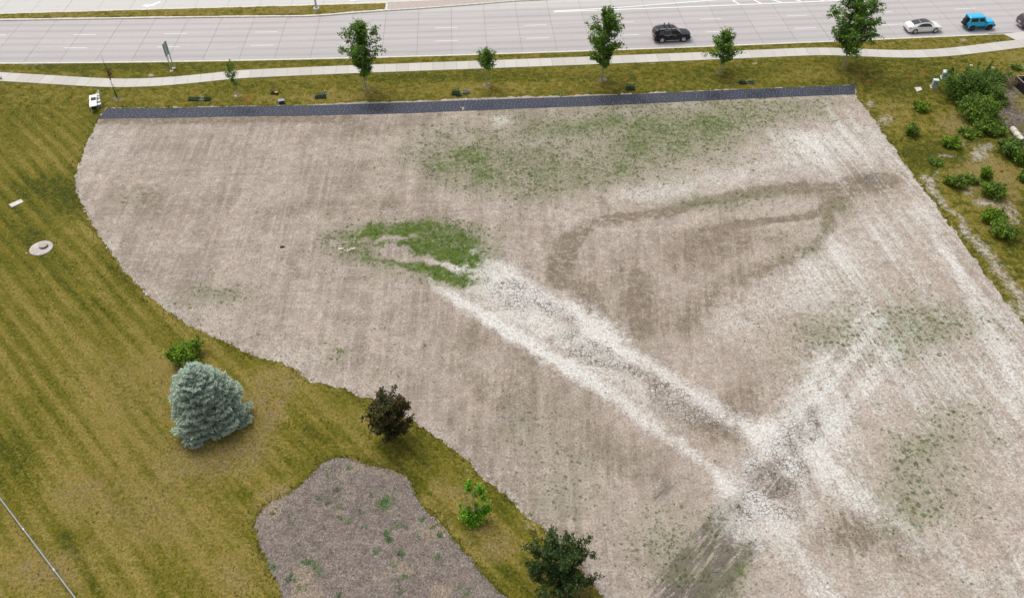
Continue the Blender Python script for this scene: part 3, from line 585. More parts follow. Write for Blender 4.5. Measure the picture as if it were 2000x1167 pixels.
# verge of the far side and the ground beyond
SS, TT = np.meshgrid(steps(-90, 90, 3, None, (-1800, 1800)), steps(40.3, 60, 1.5, None, (40, 2500))[0:]); TT = np.maximum(TT, 40.0)
X2, Y2 = RD(SS, TT); far = tag(grid_mesh('far_ground', X2, Y2, np.zeros(X2.shape)+.0, M_LAWN, dict(lush=X2*0+.2, dry=X2*0+.2, bare=X2*0, orange=X2*0, east=X2*0)), kind='structure')
# lane dashes: 3 m of paint every 12.2 m
def dashes(pxs, t, ln=3.05):
    s0 = s_of(*pxs, RZ)[0]
    for k in range(-7, 8):
        a = s0+k*12.19-ln/2
        if -74 < a < 80: strip('lane_dash', a, a+ln, t-.05, t+.05, RZ-.001, RZ+.008, M_PAINT, road, 1)
dashes((872, 79), rows[1]); dashes((872, 53), rows[2])
def paint_line(pts, wd, name='painted_line'):
    W = PL(pts, RZ); mb = MB()
    V = []; n = len(W)
    for i in range(n):
        d = W[min(i+1, n-1)]-W[max(i-1, 0)]; d = d/np.hypot(*d); nn = np.array([-d[1], d[0]])*wd/2
        V += [(*(W[i]-nn), RZ+.009), (*(W[i]+nn), RZ+.009)]
    mb.add(V, [(2*i, 2*i+2, 2*i+3, 2*i+1) for i in range(n-1)]); return mb.obj(name, M_PAINT, road)
paint_line([(1081, 23.5), (1200, 19.3), (1400, 11.5), (1600, 3.0), (1720, -2)], .24)
paint_line([(1083, 22), (1200, 15.4), (1300, 8), (1386, 1), (1480, -7)], .22)
for c in ([(1446.5, 9), (1431.5, 2.5), (1440, -2)], [(1487, 7), (1473.5, 1.2), (1482, -4)], [(1528, 5.5), (1509, 0), (1514, -5)], [(1566, 4), (1548, -2)], [(1610, 2), (1590, -4)]): paint_line(c, .30, 'painted_chevron')
mb = MB(); A = PL([(277, 11.5), (287, 8.2), (288, 10), (297, 8.8), (304, 5.5), (313, 2.6), (314, 4.8), (306, 8.0), (300, 11.6), (290, 12.6), (290, 14.5)], RZ)
mb.prism([tuple(p) for p in A], RZ-.01, RZ+.009); mb.obj('painted_turn_arrow', M_PAINT, road)
mb = MB(); A = PL([(682, 1), (690, -1.5), (700, -1), (697, 1.4), (688, 1.8)], RZ); mb.prism([tuple(p) for p in A], RZ-.01, RZ+.009); mb.obj('painted_turn_arrow', M_PAINT, road)

# median island: kerb ring, turf, paved nose
def island(pts_px, name, mat, top, inset=0.0, kind='structure', parent=None, z0=-.3):
    A = PL(pts_px, 0); c = A.mean(0)
    mb = MB(); mb.prism([tuple(p) for p in A], z0, top); o = mb.obj(name, mat, parent)
    return tag(o, kind=kind) if parent is None else o
med = island([(-400, 46), (0, 39.5), (400, 33.6), (600, 31.8), (640, 29.6), (690, 25.2), (756, 20.6), (820, 16.6), (900, 10.5), (1008, 1.6), (1090, -2.2), (1160, -7), (900, -3), (757, 2.4), (600, 8.2), (400, 13.8), (200, 19.5), (0, 25.4), (-400, 36)][::1], 'median', M_KERB, .010)
GA = PL([(-390, 45), (0, 37.2), (400, 31.6), (600, 29.8), (640, 27.4), (690, 23), (752, 18.6), (755, 6.2), (600, 11), (400, 16), (200, 21.7), (0, 27.4), (-390, 38)])
xs, ys = np.meshgrid(np.arange(GA[:, 0].min(), GA[:, 0].max(), .3), np.arange(GA[:, 1].min(), GA[:, 1].max(), .3))
def med_fields(x, y, s): return dict(lush=fbm(x, y, 5, 2, 3)*.35+.0, dry=fbm(x, y, 4, 6, 3)*.95, bare=.35*np.exp(-np.clip(s, 0, 5)/.25)+blob(x, y, 585, 20, 30, 4, .3), orange=0*x, east=1+0*x, _z=.05*sm(s, .05, .5))
_lo = GA.copy(); patch('median_turf', _lo, M_LAWN, .3, .012, .15, med_fields, 12)
BA = PL([(757, 19), (757, 4.6), (900, -1), (1080, -4.5), (1110, -4.6), (1080, -2.6), (1004, .2), (900, 8.6), (820, 14.8)])
mb = MB(); mb.prism([tuple(p) for p in BA], 0, .016); mb.obj('paved_nose', M_BRICK, med)

# ---------------------------------------------------------------- pavement of separate slabs
TOPL = [(-60, 139), (0, 142.5), (86, 147.5), (182, 152.6), (240, 155.3), (289, 153.6), (343, 150.6), (400, 145.4), (434, 142), (471, 138.4), (571, 134), (700, 128.8), (800, 124.6), (1000, 118), (1200, 110.4), (1400, 102), (1600, 93.8), (1664, 96.2), (1737, 99.3), (1793, 99.8), (1857, 94.2), (1921, 86), (1986, 79.3), (2060, 71)]
BOTL = [(-60, 154), (0, 157.6), (86, 162.3), (171, 168.8), (230, 170.8), (290, 169.4), (335, 166), (400, 159.6), (443, 153.8), (480, 151), (571, 147), (700, 141.8), (800, 138.9), (1000, 130.6), (1200, 123.2), (1400, 115.6), (1600, 106.6), (1664, 108.4), (1729, 111.8), (1793, 112.4), (1857, 110), (1921, 102.8), (1990, 93), (2060, 84)]
TA, BO = PL(TOPL), PL(BOTL)
xs = np.arange(BO[0, 0], BO[-1, 0], .25)
mid = np.stack([xs, (np.interp(xs, TA[:, 0], TA[:, 1])+np.interp(xs, BO[:, 0], BO[:, 1]))/2], 1)
for _ in range(10): mid[3:-3, 1] = (mid[:-6, 1]+mid[2:-4, 1]+mid[3:-3, 1]+mid[4:-2, 1]+mid[6:, 1])/5
ln = np.concatenate([[0], np.cumsum(np.hypot(*np.diff(mid, axis=0).T))])
def walk_at(l):
    x = np.interp(l, ln, mid[:, 0]); y = np.interp(l, ln, mid[:, 1]); x2 = np.interp(l+.4, ln, mid[:, 0]); y2 = np.interp(l+.4, ln, mid[:, 1]); x1 = np.interp(l-.4, ln, mid[:, 0]); y1 = np.interp(l-.4, ln, mid[:, 1])
    d = np.array([x2-x1, y2-y1]); d /= np.hypot(*d); return np.array([x, y]), np.array([-d[1], d[0]])
mb = MB(); n = 260; V = []
for i in range(n+1):
    p, q_ = walk_at(ln[-1]*i/n); z = float(hgt(*p))
    V += [(*(p-q_*.99), z+.006), (*(p+q_*.99), z+.006), (*(p+q_*.99), z-.2), (*(p-q_*.99), z-.2)]
F = [(4*i+j, 4*i+(j+1) % 4, 4*i+4+(j+1) % 4, 4*i+4+j) for i in range(n) for j in range(4)]
walk = tag(mb.add(V, F).obj('pavement', M_JOINT), kind='structure')
l = 0; rs = random.Random(11)
while l < ln[-1]-1.6:
    d = 1.52; (a, na), (b, nb) = walk_at(l+.012), walk_at(l+d-.012); za, zb = float(hgt(*a)), float(hgt(*b)); h = .034+rs.uniform(-.003, .003)
    P8 = [(*(a-na*1.0), za), (*(b-nb*1.0), zb), (*(b+nb*1.0), zb), (*(a+na*1.0), za)]
    MB().add([(x, y, z-.02) for x, y, z in P8]+[(x, y, z+h) for x, y, z in P8], [(3, 2, 1, 0), (4, 5, 6, 7), (0, 1, 5, 4), (1, 2, 6, 5), (2, 3, 7, 6), (3, 0, 4, 7)]).obj('slab', M_WALK, walk); l += d
# kerb ramp at the right
A = PL([(1958, 66.5), (1967, 70.5), (1985, 79), (1997, 86), (2060, 84), (2120, 60), (2060, 56)])
mb = MB(); mb.prism([tuple(p) for p in A], -.3, .03); tag(mb.obj('kerb_ramp', M_WALK), kind='structure')

# ---------------------------------------------------------------- foliage
def leaf_mat(name, cols, rough=.6, trans=.25, var=.35):
    if name in MATS: return MATS[name]
    q = NT(name, rough, .25); r = q.rnd_isl()
    ramp = q.n.new('ShaderNodeValToRGB'); q.L(r, ramp.inputs[0]); el = ramp.color_ramp.elements
    while len(el) < len(cols): el.new(.5)
    for i, c in enumerate(cols): el[i].position = i/(len(cols)-1); el[i].color = (*c, 1)
    c = q.mix(1.0, ramp.outputs[0], q.mix(q.map(q.noise(1.3, 3, .6), .35, .65), (1-var,)*3, (1+var,)*3), 'MULTIPLY')
    q.put(q.b.inputs['Base Color'], c)
    tr = q.n.new('ShaderNodeBsdfTranslucent'); q.L(c, tr.inputs[0]); ms = q.n.new('ShaderNodeMixShader'); ms.inputs[0].default_value = trans
    q.L(q.b.outputs[0], ms.inputs[1]); q.L(tr.outputs[0], ms.inputs[2]); q.L(ms.outputs[0], q.out.inputs[0])
    MATS[name] = q.m; return q.m
M_BARK = plain('bark', (.20, .165, .13), .95, var=.35, scale=5)
M_BARKG = plain('pale_bark', (.36, .32, .28), .95, var=.3, scale=5)
L_STREET = leaf_mat('street_tree_leaves', [(0.048, 0.096, 0.011), (0.091, 0.181, 0.020), (0.131, 0.256, 0.027), (0.235, 0.384, 0.049)])
L_YOUNG = leaf_mat('young_tree_leaves', [(0.058, 0.116, 0.013), (0.125, 0.233, 0.024), (0.227, 0.374, 0.049)])
L_DARK = leaf_mat('dark_leaves', [(0.022, 0.031, 0.009), (0.038, 0.062, 0.014), (0.066, 0.085, 0.016), (0.109, 0.034, 0.019), (0.118, 0.116, 0.024)])
L_DARK2 = leaf_mat('dark_green_leaves', [(0.014, 0.035, 0.009), (0.027, 0.068, 0.014), (0.043, 0.095, 0.016), (0.081, 0.121, 0.027), (0.101, 0.074, 0.027)])
L_SHRUB = leaf_mat('shrub_leaves', [(0.046, 0.095, 0.010), (0.101, 0.188, 0.019), (0.170, 0.284, 0.028), (0.294, 0.378, 0.047)])
L_BRIGHT = leaf_mat('bright_leaves', [(0.060, 0.120, 0.006), (0.108, 0.220, 0.010), (0.192, 0.330, 0.016), (0.288, 0.400, 0.024)])
L_LIME = leaf_mat('lime_leaves', [(.06, .20, .01), (.10, .33, .012), (.22, .46, .02), (.34, .50, .04)])
L_BANK = leaf_mat('bank_leaves', [(0.031, 0.075, 0.012), (0.074, 0.151, 0.019), (0.131, 0.237, 0.027), (0.211, 0.300, 0.043)])
L_WEED = leaf_mat('weed_blades', [(0.047, 0.095, 0.016), (0.081, 0.162, 0.024), (0.135, 0.230, 0.041), (0.203, 0.243, 0.081)], trans=.15)
L_TURF = leaf_mat('turf_blades', [(0.066, 0.090, 0.014), (0.108, 0.120, 0.022), (0.156, 0.150, 0.030), (0.264, 0.216, 0.072)], trans=.1, var=.25)
L_RED = leaf_mat('red_leaves', [(.09, .01, .015), (.16, .02, .03), (.10, .03, .02)])
L_SPRUCE = leaf_mat('blue_needles', [(.42, .52, .44), (.58, .68, .58), (.70, .79, .69), (.82, .88, .80)], trans=.5, var=.12)
L_STRAW = leaf_mat('dead_twigs', [(.22, .17, .10), (.34, .27, .17)], trans=0)

def leaves(C, size, rng, up=.35, aspect=.55, jit=.35, name='leaves'):
    """one small folded leaf (two triangles) at every point of C"""
    n = len(C); C = np.asarray(C); sz = size*(1+jit*(rng.random(n)*2-1))[:, None] if np.isscalar(size) else (size*(1+jit*(rng.random(n)*2-1)))[:, None]
    a = rng.normal(size=(n, 3)); a /= np.linalg.norm(a, axis=1, keepdims=True)
    nn = rng.normal(size=(n, 3)); nn[:, 2] = np.abs(nn[:, 2])+up*2; nn /= np.linalg.norm(nn, axis=1, keepdims=True)
    a = a-nn*np.sum(a*nn, 1, keepdims=True); a /= np.linalg.norm(a, axis=1, keepdims=True)+1e-9
    b = np.cross(nn, a)
    V = np.stack([C-a*sz*.5, C+b*sz*aspect*.5+nn*sz*.06, C+a*sz*.5, C-b*sz*aspect*.5+nn*sz*.06], 1).reshape(-1, 3)
    F = np.arange(n*4).reshape(n, 4); return mesh_np(name, V, F)
def blades(C, h, w_, rng, k=4, spread=.6, name='blades'):
    """tufts: k narrow upright triangles at every point"""
    C = np.repeat(np.asarray(C), k, 0); n = len(C); h = np.repeat(h, k) if not np.isscalar(h) else np.full(n, h)
    q = rng.random(n)*2*np.pi; hh = h*(.6+.8*rng.random(n)); l = spread*(.3+rng.random(n))*hh
    d = np.stack([np.cos(q), np.sin(q), 0*q], 1); p = np.stack([-np.sin(q), np.cos(q), 0*q], 1); W = (w_*(.7+.6*rng.random(n)))[:, None]
    base = C+d*(rng.random(n)*hh*.35)[:, None]
    V = np.stack([base-p*W*.5, base+p*W*.5, base+d*l[:, None]+np.array([0, 0, 1])*hh[:, None]], 1).reshape(-1, 3)
    return mesh_np(name, V, np.arange(n*3).reshape(n, 3))

def limb_path(rng, p, d, ln, n=5, wob=.16, rise=.12):
    P_ = [np.array(p, float)]; d = np.array(d, float)/np.linalg.norm(d)
    for i in range(n):
        d = d+rng.normal(size=3)*wob+np.array([0, 0, rise]); d /= np.linalg.norm(d); P_.append(P_[-1]+d*ln/n)
    return P_
def tree(px, py, top_py, wpx, label, leafm, name='street_tree', cat='tree', group=None, n=5200, lsize=.26, prof='vase', clear=.16, seed=1, bark=None, h=None, dense=.30, leanx=0.0, nl=26, trunk_r=.10):
    rng = np.random.default_rng(seed); b = P(px, py); H = h or zfor(b, top_py); d = b.y*CT+CAM_H*ST
    Rm = wpx/2/FPX*d
    t = empty(name, b, rng.random()*0, label, cat, group)
    prf = {'vase': [(0, .0), (.10, .22), (.3, .55), (.5, .9), (.68, 1.0), (.85, .68), (1, .18)], 'oval': [(0, .1), (.15, .55), (.4, .95), (.6, 1.0), (.8, .8), (1, .25)], 'column': [(0, .12), (.12, .45), (.3, .62), (.5, .95), (.7, .9), (.85, .85), (1, .3)],
           'spread': [(0, .25), (.2, .8), (.45, 1.0), (.7, .95), (.9, .7), (1, .35)], 'up': [(0, .15), (.15, .6), (.35, .85), (.6, 1.0), (.85, .95), (1, .6)]}[prof]
    pr = lambda u: np.interp(u, [a for a, _ in prf], [c for _, c in prf])*Rm
    zc = H*clear; mb = MB(); tr_ = [(0, 0, -.05)]; top = np.array([leanx, 0, H*.97])
    for i in range(1, 7): tr_.append((top[0]*i/6+rng.normal()*.04*H/6, rng.normal()*.04*H/6, H*.93*i/6))
    mb.tube(tr_, [trunk_r*H/8*(1-.8*i/6)+.012 for i in range(7)], 7); mb.obj('trunk', bark or M_BARKG, t, True)
    T_ = np.array(tr_); lb = MB(); C = []
    for i in range(nl):
        u = (i+.5)/nl; z0 = zc+(H*.9-zc)*u**.9*.92; p0 = np.array([np.interp(z0, T_[:, 2], T_[:, 0]), np.interp(z0, T_[:, 2], T_[:, 1]), z0])
        q_ = i*2.399+rng.normal()*.3; z1f = min(.99, u+.12+rng.random()*.08); r1 = pr(z1f)*(.78+.34*rng.random())
        z1 = zc+(H-zc)*z1f; e = np.array([p0[0]*.5+leanx*.3+r1*math.cos(q_), r1*math.sin(q_), z1]); ln = np.linalg.norm(e-p0)
        pth = limb_path(rng, p0, e-p0, ln, 5, .10, .03); rr = (.035*H/8)*(1.25-u)
        lb.tube(pth, [rr*(1-.16*k) for k in range(6)], 5, False)
        for k in range(1, 6):
            for _ in range(2 if k < 5 else 1):
                dd = rng.normal(size=3)*np.array([1, 1, .5])+(pth[k]-pth[k-1])/(np.linalg.norm(pth[k]-pth[k-1])+1e-6)*1.2; sl = r1*(.22+.22*rng.random())*(1 if k > 2 else .8)
                sp = limb_path(rng, pth[k], dd, sl, 3, .2, .06); lb.tube(sp, [rr*.35, rr*.3, rr*.2, rr*.1], 4, False)
                for s_ in (1, 2, 3):
                    for _ in range(2): C.append((sp[s_]+rng.normal(size=3)*dense*.35, dense*(.55+.6*rng.random())))
    lb.obj('limbs', M_BARK if bark is None else bark, t, True)
    cs = np.array([c for c, _ in C]); sg = np.array([s for _, s in C]); k = rng.integers(0, len(cs), n)
    L = cs[k]+rng.normal(size=(n, 3))*sg[k][:, None]*np.array([.62, .62, .45]); L = L[L[:, 2] > .15]
    o = link('crown', leaves(L, lsize, rng), leafm, t); return t
def shrub(px, py, wpx, hm, label, leafm, name='shrub', cat='shrub', n=1500, lsize=.2, seed=1, group=None, lobes=7, ell=1.0):
    rng = np.random.default_rng(seed); b = P(px, py); d = b.y*CT+CAM_H*ST; Rm = wpx/2/FPX*d
    t = empty(name, b, 0, label, cat, group); mb = MB(); C = []
    for i in range(lobes):
        q_ = i*2.4+rng.normal()*.4; r = Rm*(.25+.45*rng.random()) if i else 0; c = np.array([r*math.cos(q_), r*math.sin(q_)*ell, hm*(.45+.25*rng.random()-.22*r/Rm)])
        mb.tube(limb_path(rng, (0.1*math.cos(q_), .1*math.sin(q_), -.05), c+np.array([0, 0, .05]), np.linalg.norm(c)*1.2, 4, .12), [.035, .03, .022, .015, .008], 5, False)
        m = n//lobes; v = rng.normal(size=(m, 3)); v /= np.linalg.norm(v, axis=1, keepdims=True); rad = rng.random(m)**.45
        wob = 1+.35*np.sin(v[:, 0]*4+i)*np.cos(v[:, 1]*5+i*2)
        C.append(c+v*(rad*wob)[:, None]*np.array([Rm*.56, Rm*.56*ell, hm*.46]))
    for i in range(lobes):                                  # loose shoots that break the outline
        q_ = rng.random()*6.28; e = np.array([Rm*.9*math.cos(q_), Rm*.9*math.sin(q_)*ell, hm*(.5+.6*rng.random())]); m = n//30+3
        u = rng.random(m)[:, None]*.5+.6; C.append(e*u+rng.normal(size=(m, 3))*.09)
    mb.obj('stems', M_BARK, t, True); L = np.concatenate(C); L[:, 2] = np.maximum(L[:, 2], .03+.05*rng.random(len(L)))
    link('foliage', leaves(L, lsize*1.05, rng), leafm, t); return t

ST_G = 'trees along the pavement'
tree(715, 173, 46, 80, 'tall full vase-shaped tree in the lawn strip, left of the thin-stemmed round young tree', L_STREET, seed=3, n=9500, prof='vase', clear=.17, group=ST_G, lsize=.25)
tree(951, 165, 97, 35, 'small young tree with a round crown on a bare thin stem by the pavement', L_YOUNG, seed=5, n=2600, prof='oval', clear=.42, group=ST_G, lsize=.22, nl=14, trunk_r=.09, dense=.26)
tree(1176, 155, 22, 68, 'tall narrow tree with a dense dark crown, left of the black car', L_STREET, seed=8, n=10500, prof='column', clear=.14, group=ST_G, lsize=.25)
tree(1405, 141, 63, 58, 'small dark round tree standing right of the black car', L_YOUNG, seed=12, n=5000, prof='oval', clear=.22, group=ST_G, lsize=.24, nl=18)
tree(1648, 129, -4, 92, 'largest tree of the row, its crown cut by the picture top', L_STREET, seed=14, n=15000, prof='up', clear=.16, group=ST_G, lsize=.26, nl=34)
tree(462, 186, 122, 25, 'slim young sapling with patchy leaves, near the bend of the pavement', L_YOUNG, seed=21, n=700, prof='column', clear=.28, group=ST_G, lsize=.22, nl=12, trunk_r=.07, dense=.2)
tree(4, 172, 143, 18, 'thin sapling at the far left edge of the picture below the pavement', L_DARK2, seed=22, n=160, prof='oval', clear=.6, group=ST_G, lsize=.2, nl=6, trunk_r=.07, dense=.16)
tree(766, 853, 775, 84, 'dark reddish-green small tree with upright fingers of foliage beside the mulch bed', L_DARK, name='ornamental_tree', seed=31, n=8500, prof='up', clear=.04, lsize=.22, nl=22, h=4.3, dense=.25, bark=M_BARK)
tree(1090, 1138, 1045, 134, 'dark green tree with spiky spreading limbs cut by the bottom edge of the picture', L_DARK2, name='ornamental_tree', seed=34, n=15000, prof='spread', clear=.05, lsize=.18, nl=19, h=4.1, dense=.23, bark=M_BARK)

# shrubs
shrub(364, 706, 60, 1.6, 'bright green bushy shrub just above the blue spruce', L_BRIGHT, seed=41, n=3200, lsize=.17, lobes=8)
shrub(388, 690, 42, 1.5, 'smaller yellower shrub close behind the bright green bush', L_BRIGHT, seed=42, n=1300, lsize=.15, lobes=5)
BK = 'shrubs on the bank'
for a in ((1868, 190, 66, 3.4, 'tall dark shrub behind the two pale green utility boxes', L_BANK, 51, 3200), (1893, 190, 72, 3.5, 'tallest dark shrub of the bank thicket, right of the utility boxes', L_BANK, 52, 3600),
          (1908, 230, 74, 2.6, 'mid green shrub in front of the tall dark ones on the bank', L_SHRUB, 53, 3400), (1890, 214, 56, 2.3, 'dark shrub at the lawn side of the bank thicket', L_BANK, 54, 2200),
          (1928, 200, 58, 2.2, 'green shrub between the thicket and the bare dirt bank', L_BANK, 55, 2000), (1926, 250, 62, 1.5, 'low leafy shrub at the foot of the bank thicket', L_SHRUB, 56, 1800),
          (1932, 156, 80, 1.1, 'wide low dark weed clump between the thicket and the dead branches', L_BANK, 57, 1700), (1957, 200, 26, .7, 'small dark green tuft on the bare dirt bank', L_BANK, 58, 500),
          (1985, 134, 22, .5, 'small bright weed beside the dark container', L_SHRUB, 59, 300), (1940, 260, 44, .9, 'low green growth above the fallen pale roll', L_SHRUB, 60, 1200),
          (1797, 213, 32, .8, 'small bright green shrub on the lawn below the square concrete pad', L_BRIGHT, 61, 900), (1781, 262, 30, 1.1, 'small mid green shrub at the edge of the bare field, upper right', L_SHRUB, 62, 900),
          (1856, 284, 34, .9, 'small yellow-green shrub below the bank thicket', L_BRIGHT, 63, 1000), (1867, 362, 42, 1.1, 'dark round shrub left of the bright pointed one', L_SHRUB, 64, 1500),
          (1897, 354, 26, .6, 'small low shrub between the round dark shrub and the pointed one', L_SHRUB, 65, 500), (1921, 352, 24, 1.5, 'bright yellow-green pointed shrub standing behind a rounder one', L_BRIGHT, 66, 900),
          (1935, 381, 50, 1.3, 'round green shrub just below the pointed yellow-green one', L_SHRUB, 67, 2000), (1937, 432, 46, 1.2, 'upper half of the pair of touching shrubs near the right edge, yellowish top', L_BRIGHT, 68, 1800),
          (1957, 458, 52, 1.2, 'lower right one of the pair of touching shrubs, darker green', L_SHRUB, 69, 2000), (1970, 300, 54, 1.6, 'large green shrub at the right edge below the pale roll', L_BANK, 70, 2400),
          (1997, 318, 46, 1.5, 'shrub cut by the right edge of the picture beside the large green one', L_SHRUB, 71, 1800), (2002, 352, 30, .9, 'small shrub at the right edge above the orange marker', L_SHRUB, 72, 700), (1826, 318, 30, .35, 'sparse pale low brush with cut twigs on the lawn', L_YOUNG, 73, 260),
          (1893, 262, 40, .5, 'low rough grass clump under the bank thicket', L_SHRUB, 74, 900)):
    shrub(a[0], a[1], a[2], a[3], a[4], a[5], seed=a[6], n=int(a[7]*1.45), group=BK, lobes=6)

# blue spruce
def spruce(px, py, Rm, H, label, seed=5):
    rng = np.random.default_rng(seed); b = P(px, py); t = empty('spruce_tree', b, 0, label, 'tree')
    mb = MB(); mb.tube([(0, 0, -.05), (0, 0, H*.5), (0, 0, H*.96)], [.17, .10, .02], 8); mb.obj('trunk', M_BARK, t, True)
    lb = MB(); C = []; D = []
    nb = 170
    for i in range(nb):
        u = (i+.5)/nb; z0 = .18+(H*.97-.18)*u**1.12; q_ = i*2.39996+rng.normal()*.15
        prof = (1-u**1.75)**.78; r = Rm*prof*(.76+.34*rng.random()+.10*math.sin(q_*3+1.3)*(1-u)+.07*math.cos(q_+.35)*(1-u))+.10
        e = np.array([r*math.cos(q_), r*math.sin(q_), z0+(-.10+.42*u)*r+.25*(1-u)]); p0 = np.array([0, 0, z0]); pth = []
        for k in range(7):
            f = k/6; p = p0+(e-p0)*f; p[2] += -.10*r*math.sin(f*math.pi)*(1-u)+.10*r*f*f; pth.append(p)
        lb.tube(pth, [.03*(1-.13*k)*(1.2-u) for k in range(7)], 4, False)
        dr = (e-p0)/np.linalg.norm(e-p0); side = np.array([-math.sin(q_), math.cos(q_), 0])
        for f in np.linspace(.30, 1.0, int(4+r*5.2)):
            p = p0+(e-p0)*f; p[2] += -.10*r*math.sin(f*math.pi)*(1-u)+.10*r*f*f
            wl = r*.34*(1.12-f)+.12
            for sgn in (-1, 1, 0):
                m = 1 if sgn == 0 else max(1, int(wl/.22))
                for j in range(1, m+1):
                    g = j/m*wl; pp = p+side*sgn*g+dr*g*.55+np.array([0, 0, -.06*g])+rng.normal(size=3)*.035
                    C.append(pp+np.array([0, 0, .10*math.sin(i*1.7+j)])); D.append(dr*.7+side*sgn*.75+np.array([0, 0, .30]))
    lb.obj('limbs', M_BARK, t, False)
    C = np.array(C); D = np.array(D); D /= np.linalg.norm(D, axis=1, keepdims=True); n = len(C)
    k = 10; Cr = np.repeat(C, k, 0); Dr = np.repeat(D, k, 0)+rng.normal(size=(n*k, 3))*.75; Dr /= np.linalg.norm(Dr, axis=1, keepdims=True)
    ln = (.17+.12*rng.random(n*k))[:, None]; sd_ = np.cross(Dr, rng.normal(size=(n*k, 3))*.35+np.array([0, 0, 1.])); sd_ /= np.linalg.norm(sd_, axis=1, keepdims=True)
    Wd = (.062+.05*rng.random(n*k))[:, None]; Bs = Cr-Dr*.03
    V = np.stack([Bs-sd_*Wd, Bs+sd_*Wd, Bs+Dr*ln], 1).reshape(-1, 3)
    link('needles', mesh_np('needles', V, np.arange(n*k*3).reshape(-1, 3)), L_SPRUCE, t); return t
spruce(412, 818, 2.65, 6.2, 'pale blue-green spruce, the only conifer, on the dry lawn at lower left')

# lime sapling with bare stems
def lime_sapling():
    rng = np.random.default_rng(9); b = P(926, 1016); t = empty('sapling', b, 0, 'lime green sapling with bare stems above a leafy lower clump, right of the mulch bed', 'tree')
    mb = MB(); C = []; u = lambda X_, Y_, Z_: np.array([X_, Y_, Z_])
    for (ex, ey, ez) in [(a*1.1, b*1.2, c*1.25) for a, b, c in ((-.75, .6, 3.0), (-.55, .55, 2.4), (-.25, .5, 3.1), (.1, .6, 2.9), (.35, .5, 2.7), (.75, .35, 1.9), (.95, .3, 1.6), (-.7, .3, 1.5), (.5, -.1, 1.1), (-.5, -.1, .9))]:
        e = u(ex, ey, ez); pth = limb_path(rng, (0, 0, 0), e, np.linalg.norm(e), 6, .05, .02); mb.tube(pth, [.05, .042, .036, .03, .022, .016, .01], 5, False)
        for _ in range(3): s_ = rng.integers(2, 6); mb.tube(limb_path(rng, pth[s_], rng.normal(size=3)+u(0, 0, 1.5), .5, 3, .1), .006, 4, False)
    mb.obj('stems', plain('sapling_bark', (.42, .34, .24), .9), t, True)
    Lc = []
    for (cx, cy, cz, r, m) in ((-.55, .05, .62, .42, 420), (-.15, -.1, .45, .45, 420), (.25, 0, .7, .42, 420), (.7, .15, 1.05, .36, 380), (.95, .25, 1.3, .30, 260), (.0, -.25, .3, .35, 240), (-.3, .6, 3.7, .30, 120), (-.25, .5, 3.3, .24, 70), (.45, .55, 3.3, .32, 120), (.55, .5, 2.9, .26, 80), (.1, .5, 2.6, .2, 50), (.72, .4, 2.4, .24, 70), (.2, .3, 1.7, .22, 50), (-.95, .3, 1.4, .2, 45), (-.35, .3, 1.3, .2, 45)):
        Lc.append(u(cx, cy, cz)+rng.normal(size=(m, 3))*r*.5)
    Lc = np.concatenate(Lc); Lc[:, 2] = np.maximum(Lc[:, 2], .05); link('foliage', leaves(Lc, .19, rng, .2), L_LIME, t)
    MB().box((0, 0, .12), (.2, .18, .26), .3).obj('trunk_guard', plain('trunk_guard', (.55, .47, .36), .8), t)
lime_sapling()

# thin whip with red leaf clump
b = P(228, 190); t = empty('sapling', b, 0, 'thin bare sapling with a dark red leaf clump high up, beside the white tables', 'tree'); rng = np.random.default_rng(4)
MB().tube([(0, 0, 0), (-.02, 0, 1.6), (.02, .03, 3.2), (-.03, 0, 4.4), (-.02, .02, 5.5)], [.035, .028, .02, .025, .012], 6).obj('trunk', plain('dark_bark', (.10, .07, .07), .9), t, True)
MB().lathe((0, 0, 0), [(.09, 0), (.08, .9), (.03, .95)], 8).obj('trunk_guard', plain('dark_green_guard', (.02, .05, .025), .7), t, True)
link('crown', leaves(np.array([.12, 0, 3.2])+rng.normal(size=(150, 3))*np.array([.16, .16, .42]), .2, rng), L_RED, t)
link('foliage', leaves(np.array([.12, 0, .9])+rng.normal(size=(60, 3))*np.array([.1, .1, .5]), .13, rng), L_SHRUB, t)

# dead branches beside the container
b = P(1973, 172); t = empty('dead_shrub', b, 0, 'leafless pale dead shrub of crooked branches beside the dark container', 'shrub'); rng = np.random.default_rng(14); mb = MB(); mb2 = MB()
for i in range(26):
    q_ = rng.random()*6.28; d = (math.cos(q_)*.7-.25, math.sin(q_)*.7, .9+rng.random()); pth = limb_path(rng, (0, 0, 0), d, 1.4+rng.random()*1.6, 6, .22, 0); (mb if i < 4 else mb2).tube(pth, [.07 if i < 4 else .03]+[.05 if i < 4 else .022, .04 if i < 4 else .018, .03 if i < 4 else .013, .02 if i < 4 else .01, .012 if i < 4 else .007, .006], 5, False)
    for k in (2, 3, 4): mb2.tube(limb_path(rng, pth[k], rng.normal(size=3), .7, 3, .2), .008, 4, False)
mb.obj('branch', plain('dead_wood', (.46, .38, .29), .9), t, True); mb2.obj('twigs', plain('dead_twigs_brown', (.26, .19, .13), .9), t, True)

